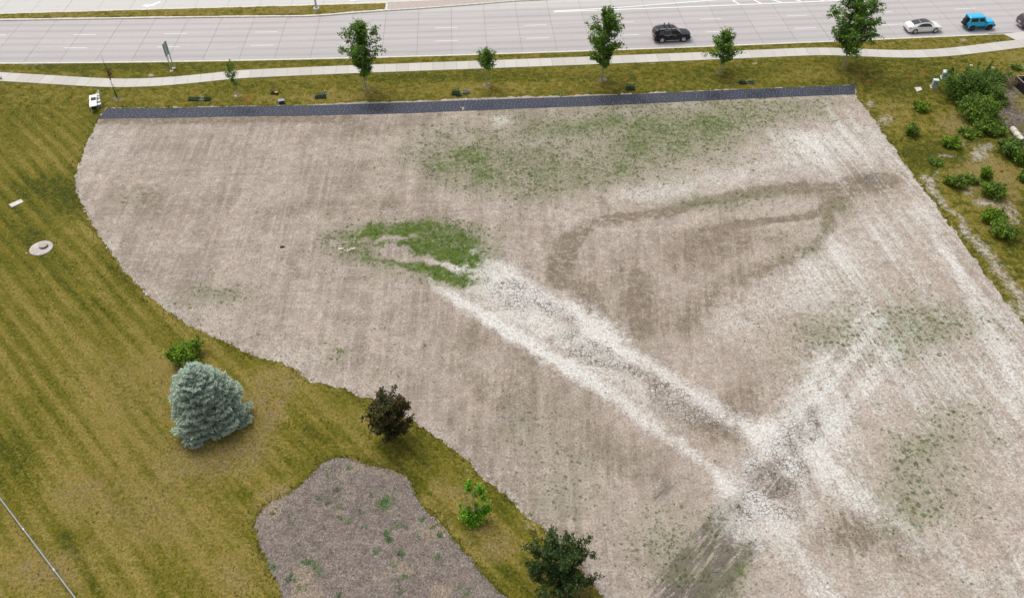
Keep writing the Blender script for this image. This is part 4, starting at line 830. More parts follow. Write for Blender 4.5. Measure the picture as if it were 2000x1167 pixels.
# ---------------------------------------------------------------- vehicles
M_TYRE = plain('tyre_rubber', (.022, .022, .024), .85, var=.2); M_GLASS = plain('tinted_glass', (.018, .022, .026), .08, spec=.8, var=.05)
M_CHROME = plain('bright_trim', (.72, .72, .72), .25, .9, var=.03); M_BLKTRIM = plain('black_trim', (.025, .025, .027), .55, var=.1)
M_RED = plain('tail_lamp_red', (.45, .012, .02), .3, var=.1); M_LAMP = plain('head_lamp', (.75, .76, .78), .15, var=.04, spec=.8); M_PLATE = plain('number_plate', (.6, .62, .66), .5)
class Body:
    """stations: x, half width, sill z, belt z, top half width, top z"""
    def __init__(s, st): s.st = np.array(st, float)
    def at(s, x): return np.array([np.interp(x, s.st[:, 0], s.st[:, i]) for i in range(6)])
    def ring(s, x):
        _, hw, zs, zb, tw, zt = s.at(x); m = zs+(zb-zs)*.55
        h = [(0, zs), (hw*.90, zs), (hw*.985, zs+(zb-zs)*.18), (hw, m), (hw*.975, zb), (tw+(hw*.975-tw)*.06, zt-.05*min(1, max(0, zt-zb)*4)), (tw*.93, zt-.008), (tw*.5, zt+.018), (0, zt+.024)]
        return h+[(-a, b_) for a, b_ in h[-2:0:-1]]
    def mesh(s, name, mat, parent, step=.08):
        xs_ = np.arange(s.st[0, 0], s.st[-1, 0]+1e-6, step); xs_ = np.unique(np.concatenate([xs_, s.st[:, 0]])); V = []; F = []; n = 16
        for x in xs_:
            for (y, z) in s.ring(x): V.append((x, y, z))
        for i in range(len(xs_)-1):
            for k in range(n): k2 = (k+1) % n; F.append((i*n+k, (i+1)*n+k, (i+1)*n+k2, i*n+k2))
        F.append(tuple(range(n))); F.append(tuple(reversed(range((len(xs_)-1)*n, len(xs_)*n)))); mb = MB(); mb.add(V, F); return mb.obj(name, mat, parent, True)
    def side(s, name, x0a, x1a, x0b, x1b, side, mat, parent, lo=.12, hi=.9, off=.012, n=8):
        """pane between the belt (x0a..x1a) and the roof edge (x0b..x1b) on side +1/-1"""
        mb = MB(); V = []
        for i in range(n+1):
            f = i/n
            for g, (xa, xb) in ((lo, (x0a, x1a)), ((lo+hi)/2, ((x0a+x0b)/2, (x1a+x1b)/2)), (hi, (x0b, x1b))):
                x = xa+(xb-xa)*f; r = s.ring(x); p, q_ = r[4], r[5]; y = p[0]+(q_[0]-p[0])*g; z = p[1]+(q_[1]-p[1])*g
                V.append((x, side*(y+off), z+off*.4))
        F = [(3*i+j, 3*i+3+j, 3*i+4+j, 3*i+1+j) for i in range(n) for j in (0, 1)]
        me = mb.add(V, F).mesh(name, True); return link(name, me, mat, parent)
    def top(s, name, x0, x1, w0, w1, mat, parent, off=.012, n=8):
        V = []
        for i in range(n+1):
            f = i/n; x = x0+(x1-x0)*f; _, hw, zs, zb, tw, zt = s.at(x); ww = (w0+(w1-w0)*f)*tw
            for g in (-1, -.5, 0, .5, 1): V.append((x, ww*g, zt+off+(.024 if g == 0 else .018 if abs(g) == .5 else .0)))
        F = [(5*i+j, 5*i+5+j, 5*i+6+j, 5*i+1+j) for i in range(n) for j in range(4)]; mb = MB(); return link(name, mb.add(V, F).mesh(name, True), mat, parent)
def wheel(x, y, r, parent, rim=M_CHROME, w_=.23, spokes=5):
    sgn = 1 if y > 0 else -1
    t = MB().lathe((x, y, r), [(r*.62, -w_/2), (r*.93, -w_/2), (r, -w_/2+.03), (r, w_/2-.03), (r*.93, w_/2), (r*.62, w_/2)], 24, 'y').obj('wheel', M_TYRE, parent, True)
    mb = MB(); yo = y+sgn*(w_/2-.005)
    mb.lathe((x, yo, r), [(r*.60, -.012), (r*.62, .0), (r*.60, .012)], 24, 'y'); 
    mb2 = MB().lathe((x, yo-sgn*.02, r), [(r*.60, -.004), (r*.60, .004)], 24, 'y'); mb2.obj('rim_back', M_BLKTRIM, t)
    mb = MB()
    for k in range(spokes):
        q_ = k*2*math.pi/spokes+.3; c, s_ = math.cos(q_), math.sin(q_); a = np.array([c, 0, s_]); p = np.array([-s_, 0, c]); o = np.array([x, yo, r])
        Q = [o+a*.04-p*.045, o+a*.04+p*.045, o+a*r*.62+p*.03, o+a*r*.62-p*.03]; D_ = np.array([0, sgn*.015, 0]); mb.add([tuple(v) for v in Q]+[tuple(v+D_) for v in Q], [(0, 1, 2, 3), (7, 6, 5, 4), (0, 1, 5, 4), (1, 2, 6, 5), (2, 3, 7, 6), (3, 0, 4, 7)])
    n = 24; V = []
    for k in range(n):
        q_ = k*2*math.pi/n
        for rr, yy in ((r*.56, 0), (r*.64, 0), (r*.64, sgn*.015), (r*.56, sgn*.015)): V.append((x+rr*math.cos(q_), yo+yy, r+rr*math.sin(q_)))
    mb.add(V, [(4*k+j, 4*((k+1) % n)+j, 4*((k+1) % n)+(j+1) % 4, 4*k+(j+1) % 4) for k in range(n) for j in range(4)]); mb.obj('rim', rim, t); return t
def arches(L_, hw, r, parent, mat=M_BLKTRIM, wid=.07, drop=.0):
    for x in L_:
        for sgn in (-1, 1):
            V = []; n = 14; mb = MB()
            for k in range(n+1):
                q_ = math.pi*k/n-.0
                for rr in (0.02, r+wid): V.append((x+rr*math.cos(q_), sgn*(hw+.006), r+rr*math.sin(q_)))
                V.append((x+(r+wid)*math.cos(q_), sgn*(hw-.10), r+(r+wid)*math.sin(q_)))
            mb.add(V, [(3*k+j, 3*k+3+j, 3*k+4+j, 3*k+1+j) for k in range(n) for j in (0, 1)]); mb.obj('wheel_arch', mat, parent)
def place_car(near_rear, near_front, hw, label, wb, cat='car', name='parked_car', col=None):
    a = G(*near_rear, RZ); b_ = G(*near_front, RZ); ang = math.atan2(b_.y-a.y, b_.x-a.x); m = (a+b_)/2
    n = Vector((-math.sin(ang), math.cos(ang), 0)); c = m+n*hw; c.z = RZ+.002
    return empty(name, c, ang, label, cat, 'cars on the road')
def bits(t, mat, *boxes, name='trim'):
    for bx in boxes: MB().box(bx[0], bx[1], bx[2] if len(bx) > 2 else 0).obj(name, mat, t)

# black suv
PB = plain('black_car_paint', (.004, .006, .012), .3, var=.05, coat=.15, spec=.3)
def suv(t, paint):
    B = Body([(-2.48, .70, .50, .80, .60, 1.00), (-2.44, .86, .36, 1.02, .70, 1.32), (-2.30, .95, .30, 1.06, .70, 1.58), (-2.05, .975, .28, 1.07, .70, 1.70), (-1.2, .985, .28, 1.06, .72, 1.76), (-.2, .985, .28, 1.04, .72, 1.76), (.25, .985, .28, 1.03, .71, 1.72), (.55, .98, .28, 1.03, .72, 1.56), (1.05, .98, .28, 1.04, .80, 1.16), (1.20, .98, .28, 1.0, .84, 1.08), (1.9, .96, .28, .92, .84, 1.02), (2.25, .92, .30, .82, .80, .94), (2.42, .84, .36, .74, .70, .84), (2.49, .70, .46, .66, .55, .70)])
    B.mesh('body', paint, t)
    for s_ in (-1, 1):
        B.side('side_window', -1.95, -1.25, -1.75, -1.25, s_, M_GLASS, t); B.side('side_window', -1.17, -.20, -1.17, -.20, s_, M_GLASS, t); B.side('side_window', -.12, .92, -.12, .42, s_, M_GLASS, t)
        B.side('window_trim', -1.30, .95, -1.25, .42, s_, M_CHROME, t, .02, .07, .02); B.side('window_trim', -1.12, .5, -1.12, .35, s_, M_CHROME, t, .92, .97, .016)
        bits(t, M_CHROME, ((-.70, s_*.985, .93), (.20, .03, .035)), ((.30, s_*.985, .93), (.20, .03, .035)), name='door_handle')
        bits(t, M_CHROME, ((0, s_*.97, .33), (1.75, .05, .06)), name='sill_trim')
        bits(t, M_CHROME, ((-.75, s_*.66, 1.82), (2.2, .05, .05)), name='roof_rail')
        bits(t, paint, ((.72, s_*1.08, 1.10), (.14, .20, .15)), name='wing_mirror')
        bits(t, M_RED, ((-2.38, s_*.80, .98), (.14, .20, .38)), name='tail_light'); bits(t, M_LAMP, ((2.34, s_*.78, .80), (.22, .18, .10)), name='headlight')
        for k in (.62, -.58, -1.2): bits(t, M_BLKTRIM, ((k-.3, s_*.978, .68), (.012, .02, .60)), name='door_gap')
    B.top('windscreen', 1.05, .50, .90, .93, M_GLASS, t); B.top('rear_window', -2.44, -2.16, .86, .86, M_GLASS, t)
    for x in (-.95, -.35): MB().box((x, 0, 1.88), (.09, 1.62, .05)).obj('roof_bar', M_BLKTRIM, t); 
    for x in (-.95, -.35): MB().box((x, .74, 1.93), (.14, .10, .09)).obj('roof_mount', M_BLKTRIM, t)
    bits(t, M_CHROME, ((-2.47, 0, .48), (.06, 1.5, .07)), ((2.47, 0, .50), (.05, 1.2, .07)), name='bumper_trim'); bits(t, M_PLATE, ((-2.50, 0, .85), (.02, .5, .14)), name='number_plate')
    bits(t, M_BLKTRIM, ((2.46, 0, .68), (.06, 1.1, .24)), name='grille')
    arches((-1.45, 1.45), .985, .38, t)
    for x in (-1.45, 1.45):
        for s_ in (-1, 1): wheel(x, s_*.88, .385, t)
suv(place_car((1292.6, 84.6), (1334.4, 82.6), .98, 'black estate-style SUV with chrome trim and two roof bars, alone on the near lane', 2.9), PB)
# white coupe with dark glass roof
PW = plain('white_car_paint', (.82, .81, .78), .25, var=.03, coat=1.0)
t = place_car((1785, 66.6), (1826.5, 64.6), .90, 'white coupe with a dark glass roof in the near lane, behind the bright blue off-roader', 2.8)
B = Body([(-2.42, .62, .42, .70, .50, .86), (-2.36, .80, .32, .84, .66, .96), (-2.15, .88, .25, .90, .74, 1.02), (-1.75, .92, .22, .93, .70, 1.10), (-1.30, .93, .21, .93, .64, 1.24), (-.80, .93, .20, .92, .60, 1.36), (-.2, .93, .20, .90, .59, 1.42), (.25, .93, .20, .89, .60, 1.40), (.60, .93, .20, .89, .63, 1.29), (1.15, .92, .20, .90, .74, .99), (1.30, .92, .20, .88, .78, .94), (1.9, .90, .22, .78, .76, .84), (2.2, .84, .26, .70, .68, .74), (2.36, .72, .32, .60, .55, .64), (2.42, .6, .38, .54, .42, .56)])
B.mesh('body', PW, t)
for s_ in (-1, 1):
    B.side('side_window', -1.35, .98, -.75, .48, s_, M_GLASS, t, .08, .86)
    B.side('window_trim', -.20, -.14, -.16, -.10, s_, M_BLKTRIM, t, .05, .9, .018, 1)
    bits(t, PW, ((.80, s_*.98, .94), (.14, .18, .12)), name='wing_mirror'); bits(t, M_RED, ((-2.22, s_*.76, .84), (.22, .24, .12)), name='tail_light'); bits(t, M_LAMP, ((2.16, s_*.70, .66), (.26, .18, .10)), name='headlight')
    bits(t, M_CHROME, ((-.45, s_*.935, .80), (.18, .02, .03)), name='door_handle'); bits(t, M_BLKTRIM, ((-.72, s_*.925, .58), (.012, .02, .52)), ((.75, s_*.925, .55), (.012, .02, .5)), name='door_gap')
B.top('windscreen', 1.12, .52, .88, .95, M_GLASS, t); B.top('glass_roof', .46, -.72, .93, .93, M_GLASS, t); B.top('rear_window', -.76, -1.66, .95, .86, M_GLASS, t)
bits(t, M_BLKTRIM, ((-2.38, 0, .36), (.10, 1.3, .16)), name='bumper_trim'); bits(t, M_PLATE, ((-2.43, 0, .66), (.02, .5, .12)), name='number_plate')
arches((-1.42, 1.42), .925, .33, t, wid=.05)
for x in (-1.42, 1.42):
    for s_ in (-1, 1): wheel(x, s_*.835, .34, t)
# bright blue two-door off-roader
PJ = plain('bright_blue_paint', (.012, .47, .78), .35, var=.04, coat=.6)
t = place_car((1896.5, 61.4), (1930.5, 59.6), .92, 'bright blue boxy two-door off-roader with a spare wheel on its back', 2.45)
B = Body([(-1.80, .74, .52, 1.02, .70, 1.04), (-1.78, .78, .50, 1.12, .66, 1.78), (-1.70, .79, .50, 1.12, .66, 1.84), (.20, .79, .48, 1.12, .66, 1.84), (.30, .79, .48, 1.12, .67, 1.78), (.58, .79, .48, 1.12, .72, 1.26), (.66, .79, .48, 1.10, .72, 1.18), (1.75, .68, .50, 1.02, .58, 1.10), (1.84, .66, .55, .98, .54, 1.04)])
B.mesh('body', PJ, t)
for s_ in (-1, 1):
    B.side('side_window', -1.62, -.62, -1.60, -.62, s_, M_GLASS, t, .14, .82); B.side('side_window', -.44, .36, -.44, .16, s_, M_GLASS, t, .14, .82)
    bits(t, M_BLKTRIM, ((.46, s_*.92, 1.22), (.12, .20, .16)), name='wing_mirror'); bits(t, M_RED, ((-1.82, s_*.68, .92), (.06, .14, .22)), name='tail_light'); bits(t, M_LAMP, ((1.86, s_*.42, .92), (.04, .20, .20)), name='headlight')
    for x in (-1.22, 1.22):
        mb = MB(); n = 8
        V = []
        for k in range(n+1):
            q_ = math.pi*k/n; rx, rz = .56, .50
            for yy, rr in ((.70, 1.0), (.93, 1.0), (.93, .88), (.70, .88)): V.append((x+rx*rr*math.cos(q_), s_*yy, .42+rz*rr*min(1, math.sin(q_)*1.25)))
        mb.add(V, [(4*k+j, 4*k+4+j, 4*k+4+(j+1) % 4, 4*k+(j+1) % 4) for k in range(n) for j in range(4)]).obj('wing_flare', PJ if x < 5 else PJ, t)
    bits(t, M_BLKTRIM, ((0, s_*.80, .46), (1.4, .12, .08)), name='side_step'); bits(t, M_BLKTRIM, ((-.53, s_*.79, .84), (.012, .02, .62)), ((.5, s_*.79, .84), (.012, .02, .6)), name='door_gap')
B.top('windscreen', .60, .28, .90, .92, M_GLASS, t)
MB().box((-1.815, 0, 1.42), (.02, 1.16, .46)).obj('rear_window', M_GLASS, t)
bits(t, M_BLKTRIM, ((-1.92, 0, .56), (.18, 1.6, .20)), ((2.0, 0, .56), (.20, 1.5, .20)), name='bumper')
MB().lathe((-2.02, .05, 1.06), [(.24, -.12), (.39, -.12), (.41, -.08), (.41, .08), (.39, .12), (.10, .12)], 24, 'x').obj('spare_wheel', M_TYRE, t, True)
arches((-1.22, 1.22), .80, .40, t, wid=.03)
for x in (-1.22, 1.22):
    for s_ in (-1, 1): wheel(x, s_*.82, .42, t, plain('dark_rim', (.06, .06, .065), .4, .5), .27)
# dark car cut by the frame
a_ = G(2001, 56, RZ); m_ = float(kslope(a_.x)); t = empty('parked_car', (a_.x+1.62, a_.y+.62, RZ+.002), math.atan(m_), 'dark grey car of which only the tail shows at the right edge', 'car', 'cars on the road'); suv(t, plain('dark_grey_paint', (.035, .037, .045), .3, var=.05, coat=1.0))

# ---------------------------------------------------------------- sign, streetlight, utilities
M_STEEL = plain('galvanised_steel', (.46, .49, .50), .5, .6, var=.1); M_ALU = plain('sign_back', (.36, .44, .50), .45, .5, var=.06)
a_, b_ = P(335, 139), P(339.5, 133.3); H = 3.75; ang = math.atan2(b_.y-a_.y, b_.x-a_.x); L_ = (b_-a_).length
t = empty('road_sign', a_, ang, 'grey road sign board on two steel posts in the verge, seen from its edge', 'sign')
for x in (0, L_): MB().box((x, 0, H/2), (.09, .09, H)).obj('post', M_STEEL, t); MB().lathe((x, 0, -.02), [(.22, 0), (.2, .07)], 12).obj('footing', M_KERB, t)
MB().box((L_/2, .07, H*.76), (L_+.35, .04, H*.46)).obj('sign_panel', M_ALU, t)
for z in (.62, .78, .92): MB().box((L_/2, .035, H*z), (L_+.3, .04, .06)).obj('brace', M_STEEL, t)
b = P(618.5, 20); b.z = .02; t = empty('street_lamp', b, math.atan(float(kslope(b.x))), 'tall street lamp on a round concrete base in the grass median', 'street lamp')
MB().lathe((0, 0, -.1), [(.42, 0), (.42, .42), (.36, .46)], 20).obj('concrete_base', M_KERB, t, True); MB().lathe((0, 0, .36), [(.24, 0), (.22, .04), (.16, .5), (.13, .6)], 14).obj('pole_skirt', M_STEEL, t, True)
MB().tube([(0, 0, .5), (0, 0, 5), (0, 0, 10.5)], [.13, .105, .08], 10).obj('pole', M_STEEL, t, True)
for s_ in (-1, 1): MB().tube([(0, 0, 10.2), (0, s_*1.2, 10.9), (0, s_*2.4, 11.0)], .05, 6).obj('arm', M_STEEL, t, True); MB().box((0, s_*2.7, 11.0), (.3, .8, .14), 0, .8).obj('lamp_head', M_STEEL, t)
M_UT = plain('utility_green', (.38, .47, .44), .6, var=.06); M_UT2 = plain('utility_blue_grey', (.27, .36, .38), .6, var=.06); M_PADC = plain('pad_concrete', (.62, .57, .52), .9)
t = empty('utility_box', P(1823.5, 170.5), R(-8), 'pale green upright utility box on the lawn, lower left of the pair', 'utility box', 'utility boxes')
MB().box((0, 0, .02), (.8, .7, .05)).obj('pad', M_PADC, t); MB().box((0, 0, .52), (.62, .52, .96)).obj('cabinet', M_UT, t); MB().box((0, 0, 1.03), (.66, .56, .06), 0, .9).obj('lid', plain('utility_lid', (.62, .68, .66), .5), t); MB().box((.05, -.272, .62), (.06, .03, .14)).obj('latch', M_BLKTRIM, t)
t = empty('utility_box', P(1846, 152.5), R(-14), 'blue-grey utility box half hidden by the tall dark shrub', 'utility box', 'utility boxes')
MB().box((0, 0, .02), (1.1, .95, .05)).obj('pad', M_PADC, t); MB().box((0, 0, .44), (.9, .75, .8)).obj('cabinet', M_UT2, t); MB().box((0, .02, .88), (.94, .8, .09), 0, .84).obj('lid', plain('utility_lid', (.6,) * 3), t); MB().box((0, -.382, .45), (.02, .02, .7)).obj('door_gap', M_BLKTRIM, t)
def slab_px(pts, name, label, cat, h, mat):
    W = [P(*p) for p in pts]; c = sum(W, Vector())/len(W); t = MB().prism([(p.x-c.x, p.y-c.y) for p in W], -.1, h).obj(name, mat); t.location = c; return tag(t, label, cat)
slab_px([(1786.5, 171.5), (1798, 170.5), (1801, 176), (1790.5, 179.5)], 'concrete_pad', 'small square pale concrete pad in the lawn near the utility boxes', 'concrete pad', .05, M_PADC)
slab_px([(17.5, 400), (41.5, 389.3), (46.5, 394.5), (23.5, 405.5)], 'concrete_slab', 'narrow pale rectangular concrete slab lying in the lush grass at the left', 'concrete slab', .07, M_PADC)
b = P(81, 485); t = empty('manhole_chimney', b, 0, 'round concrete manhole top with a raised lid in the left lawn', 'manhole')
MB().lathe((0, 0, -.1), [(1.08, 0), (1.08, .17), (1.04, .19)], 40).obj('concrete_ring', plain('manhole_concrete', (.50, .45, .41), .9, var=.15, scale=2), t, True)
c_ = P(86, 482)-b; MB().lathe((c_.x, c_.y, .08), [(.40, 0), (.40, .16), (.37, .17)], 28).obj('collar', plain('rusty_collar', (.17, .10, .085), .9, var=.3), t, True)
MB().lathe((c_.x, c_.y, .25), [(.43, 0), (.43, .05), (.40, .065)], 28).obj('lid', plain('manhole_lid', (.44, .37, .32), .8, var=.2, scale=12), t, True)
# long grey rail across the corner
a_, b_ = P(-60, 893), P(190, 1224); d = b_-a_; ang = math.atan2(d.y, d.x); L_ = d.length; t = empty('rail', a_, ang, 'long pale grey metal rail crossing the bottom left corner of the lawn', 'rail')
M_RAIL = plain('rail_metal', (.27, .29, .28), .5, .3, var=.08); k = 0; x = 0
while x < L_: MB().tube([(x+.02, 0, .16), (min(x+4.6, L_), 0, .16)], .062, 10).obj('pipe', M_RAIL, t, True); MB().tube([(x-.1, 0, .16), (x+.12, 0, .16)], .075, 10).obj('coupling', M_STEEL, t, True); MB().box((x+.3, 0, .045), (.10, .12, .11)).obj('foot', M_STEEL, t); x += 4.62
# pale roll and dark container on the bank
t = empty('sediment_roll', P(1984, 267), 0, 'thick pale roll lying on the bank at the right edge', 'roll'); a_, b_ = P(1974, 255)-t.location, P(1996, 281)-t.location; M_ROLL = plain('pale_roll', (.62, .58, .50), .9, var=.12, scale=3)
for k in range(3):
    p, q_ = a_.lerp(b_, k/3), a_.lerp(b_, (k+1)/3); p.z = q_.z = .30; MB().tube([p, p.lerp(q_, .06), p.lerp(q_, .5), p.lerp(q_, .94), q_], [.24, .32, .35, .32, .24], 14).obj('segment', M_ROLL, t, True)
b = P(1986, 172); t = empty('container', b, 0, 'dark open-topped container with a pale rim, cut by the right edge', 'container'); M_DK = plain('dark_sheet', (.018, .015, .018), .8, var=.3, scale=3); Z = 1.15
tl = G(1985.5, 149.6, Z)-b; d1 = (G(2001, 163.8, Z)-b-tl).normalized(); d2 = (G(2003, 148.8, Z)-b-tl).normalized(); tl.z = 0; q0 = tl; q1 = tl+d1*5; q2 = q1+d2*3.2; q3 = tl+d2*3.2
for nme, (p, q_) in {'side_wall': (q0, q1), 'end_wall': (q0, q3), 'back_wall': (q3, q2), 'front_wall': (q1, q2)}.items():
    c = (p+q_)/2; e = q_-p; a = math.atan2(e.y, e.x); MB().box((c.x, c.y, Z/2-.05), (Vector((e.x, e.y)).length, .06, Z+.1), a).obj(nme, M_DK, t); MB().box((c.x, c.y, Z+.02), (Vector((e.x, e.y)).length+.05, .09, .05), a).obj('rim', plain('pale_rim', (.42, .36, .30), .7), t)
MB().prism([(p.x, p.y) for p in (q0, q1, q2, q3)], .02, .06).obj('floor', M_DK, t)

# ---------------------------------------------------------------- dark blanket strip with pins
TOPB = [(209, 212.5), (400, 210), (600, 206.3), (800, 200.8), (1000, 193.5), (1200, 186), (1400, 177.5), (1600, 170.2), (1668, 168)]; BOTB = [(193.5, 232.3), (400, 229.5), (600, 227), (800, 222.6), (1000, 213.5), (1200, 205.5), (1400, 196.5), (1600, 188), (1670, 186)]
A1, A2 = PL(TOPB), PL(BOTB); nu, nv = 420, 12; V = []; rng = np.random.default_rng(3)
q = NT('woven_blanket', .75, .3); f1 = q.noise(8, 6, .75); f2 = q.noise(.16, 3, .5); c = q.mix(q.map(f1, .3, .7), (.032, .037, .055), (.058, .065, .090)); c = q.mix(q.map(f2, .56, .68, 0, .85), c, (.024, .028, .045))
c = q.mix(q.math('MULTIPLY', q.attr('dark_patch'), .85), c, (.020, .023, .036))  # darker oval patches at set spots along the blanket
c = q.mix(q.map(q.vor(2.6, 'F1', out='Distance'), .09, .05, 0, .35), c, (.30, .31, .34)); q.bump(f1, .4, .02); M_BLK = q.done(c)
u = np.linspace(0, 1, nu); k1_ = np.linspace(0, 1, len(A1)); UA = np.stack([np.interp(u, (A1[:, 0]-A1[0, 0])/(A1[-1, 0]-A1[0, 0]), A1[:, i]) for i in (0, 1)], 1); UB = np.stack([np.interp(u, (A2[:, 0]-A2[0, 0])/(A2[-1, 0]-A2[0, 0]), A2[:, i]) for i in (0, 1)], 1)
f = np.linspace(0, 1, nv)[:, None, None]; W = UB[None]*(1-f)+UA[None]*f; W = W+(rng.normal(size=W.shape)*.008); wob = (fbm(W[..., 0], W[..., 1], 1.6, 44, 3)-.5)*.06
blk = grid_mesh('ground_blanket', W[..., 0], W[..., 1], hgt(W[..., 0], W[..., 1])+.065+wob*.6, M_BLK, dict(dark_patch=sum(blob(W[..., 0], W[..., 1], *b) for b in ((482, 219, 26, 9, 1.0), (742, 213, 26, 9, 1.2), (1190, 197, 28, 9, 1.0), (1395, 188, 22, 8, 1.2), (950, 208, 14, 8, .5), (1600, 180, 30, 8, .4))))); tag(blk, 'long dark blue-grey ground blanket dotted with white pins between lawn and bare field', 'ground blanket')
C = []; 
for i in range(210):
    for j in range(6):
        if rng.random() < .85: u_ = (i+.5+rng.normal()*.22)/210; v_ = (j+.5+rng.normal()*.15)/6; k = int(np.clip(u_, 0, .999)*(nu-1)); p = UB[k]*(1-v_)+UA[k]*v_; C.append((p[0], p[1], float(hgt(*p))+.11))
mb = MB()
for c_ in C: mb.lathe(c_, [(.027, 0), (.022, .012)], 6)
tag(mb.obj('pins', plain('white_pin', (.7, .7, .68), .7), blk), kind='stuff')

# ---------------------------------------------------------------- white tables and folding chairs
M_WT = plain('white_plastic', (.84, .84, .83), .5, var=.03); M_DT = plain('dark_fabric', (.02, .025, .03), .85)
a_ = G(174, 186.5, .75); b_ = G(188, 184, .75); c_ = G(174.5, 209, .75); ux = (b_-a_).normalized(); uy = (c_-a_).normalized(); ang = math.atan2(ux.y, ux.x); Wt = (b_-a_).length; Lt = (a_-c_).length; cen = (a_+b_)/2+(c_-a_)/2
def table(f, ln, label, box=False):
    c = (a_+b_)/2+(c_-a_)*f; t = empty('folding_table', (c.x, c.y, float(hgt(c.x, c.y))), ang, label, 'table', 'white folding tables')
    MB().box((0, 0, .735), (Wt, ln, .045)).obj('tabletop', M_WT, t)
    for x in (-1, 1):
        for y in (-1, 1): MB().tube([(x*Wt*.40, y*ln*.42, 0), (x*Wt*.42, y*ln*.40, .71)], .022, 6).obj('leg', M_STEEL if x > 0 else M_WT, t)
    return t
l1 = Lt*.5; table(.25, l1-.01, 'upper one of two white folding tables set end to end on the lawn'); table(.75, l1-.01, 'lower one of two white folding tables set end to end, nearer the blanket')
def deco(px, py, z, d, name, label, cat, mat, rz=0):
    p = G(px, py, z); o = MB().box((0, 0, d[2]/2), d, 0, .96).obj(name, mat); o.location = p; o.rotation_euler = (0, 0, ang+rz); return tag(o, label, cat)
deco(182.3, 193.6, .76, (.55, .52, .10), 'tray', 'dark crate of small items on the white tables', 'crate', plain('dark_crate', (.06, .065, .06), .8, var=.8, scale=14))
deco(179.5, 185.3, .76, (.10, .06, .08), 'cup', 'tiny dark cup on the far end of the white tables', 'cup', M_BLKTRIM); deco(183.5, 201.5, .76, (.14, .16, .02), 'paper', 'small grey paper on the near part of the white tables', 'paper', plain('grey_paper', (.5, .52, .5), .8))
M_UND = plain('dark_green_bag', (.010, .03, .02), .8)
p = P(184, 211); o = MB().box((0, 0, .22), (.62, .5, .44), 0, .8).obj('storage_bag', M_UND); o.location = p; o.rotation_euler = (0, 0, ang); tag(o, 'dark green bag under the near end of the white tables', 'bag')
for i, (px, py, lab, dx) in enumerate(((192.5, 191.5, 'farthest of the four white folding chairs beside the tables', 0), (191.0, 197.0, 'second white folding chair from the far end, beside the tables', .3), (194.0, 203.0, 'third white folding chair from the far end, beside the tables', -.2), (195.5, 209.5, 'nearest of the four white folding chairs, by the dark blanket', .15))):
    t = empty('folding_chair', P(px, py), ang+dx, lab, 'chair', 'white folding chairs')
    MB().box((0, 0, .45), (.46, .44, .035)).obj('seat', M_WT, t); MB().box((.25, 0, .78), (.045, .46, .30), 0, .95).obj('backrest', M_WT, t)
    MB().box((-.02, 0, .30), (.40, .40, .10)).obj('sling', M_DT, t)
    for y in (-.21, .21): MB().tube([(-.22, y, 0), (.24, y, .90)], .016, 6).obj('leg', M_WT, t); MB().tube([(.24, y, 0), (-.14, y, .46)], .016, 6).obj('leg', M_WT, t)

# ---------------------------------------------------------------- plant trays and tools waiting on the lawn
M_TRAY = plain('black_tray', (.035, .045, .035), .7); M_TRG = plain('grey_tray', (.16, .18, .17), .7, var=.15); M_STK = plain('pale_wood', (.62, .54, .38), .8); L_PL = leaf_mat('tray_plants', [(.02, .06, .02), (.05, .13, .04), (.12, .22, .08)])
M_ORG = plain('orange_plastic', (.45, .16, .05), .6); M_YEL = plain('yellow_plastic', (.65, .5, .06), .6)
def plant_tray(px, py, L_, W_, label, plants=1.0, h=.10, cells=3, seed=1, mat=None, rz=0.0):
    t = empty('plant_tray', P(px, py), rz, label, 'plant tray', 'plant trays on the lawn'); mb = MB(); m = mat or M_TRAY
    mb.box((0, 0, .02), (L_, W_, .03)); 
    for s_ in (-1, 1): mb.box((s_*(L_/2-.015), 0, h/2+.02), (.03, W_-.002, h)); mb.box((0, s_*(W_/2-.015), h/2+.021), (L_-.062, .03, h-.002))
    for k in range(1, cells): mb.box((-L_/2+L_*k/cells, 0, h/2+.015), (.02, W_-.064, h*.9))
    mb.obj('tray', m, t)
    if plants:
        rng = np.random.default_rng(seed); n = int(300*plants*L_*W_)+70; C = np.stack([(rng.random(n)-.5)*L_*.95, (rng.random(n)-.5)*W_*.95, .06+h*.5+rng.random(n)**2*.34*plants], 1)
        link('plants', leaves(C, .11, rng), L_PL, t)
    return t
plant_tray(379, 194.6, 1.3, .62, 'black three-cell plant tray left of a second tray with a pale stake', .9, cells=3, seed=1, rz=.05)
plant_tray(396, 195, .72, .6, 'grey shallow tray right beside the black three-cell tray', .0, cells=2, mat=M_TRG); plant_tray(405.5, 194.6, .75, .65, 'leafy plant tray at the right end of the group near the slim sapling', 1.5, cells=2, seed=2)
plant_tray(534, 182.5, .62, .5, 'small green plant tray beside an orange-rimmed pot above the dark blanket', 1.1, cells=2, seed=3)
plant_tray(626, 190.3, 1.35, .6, 'long leafy plant tray left of the tall vase-shaped tree', 1.4, cells=3, seed=4, rz=.1); plant_tray(631, 184.5, .8, .5, 'grey empty tray just behind the long leafy tray', .0, cells=2, mat=M_TRG, rz=.3)
plant_tray(890, 183, .95, .8, 'leafy plant tray with tall plants left of a tilted grey tray', 2.0, cells=2, seed=5); plant_tray(896, 187, .7, .4, 'small dark tray in front of the tall leafy plants', .5, cells=2, seed=6); plant_tray(910, 181.5, .78, .6, 'grey tray with a pale stake across it, left of the thin-stemmed young tree', .0, cells=1, mat=M_TRG, h=.22, rz=.1)
plant_tray(1231, 173.8, 1.15, .75, 'heaped leafy tray below the tall narrow tree, pale stake behind it', 1.9, cells=3, seed=7)
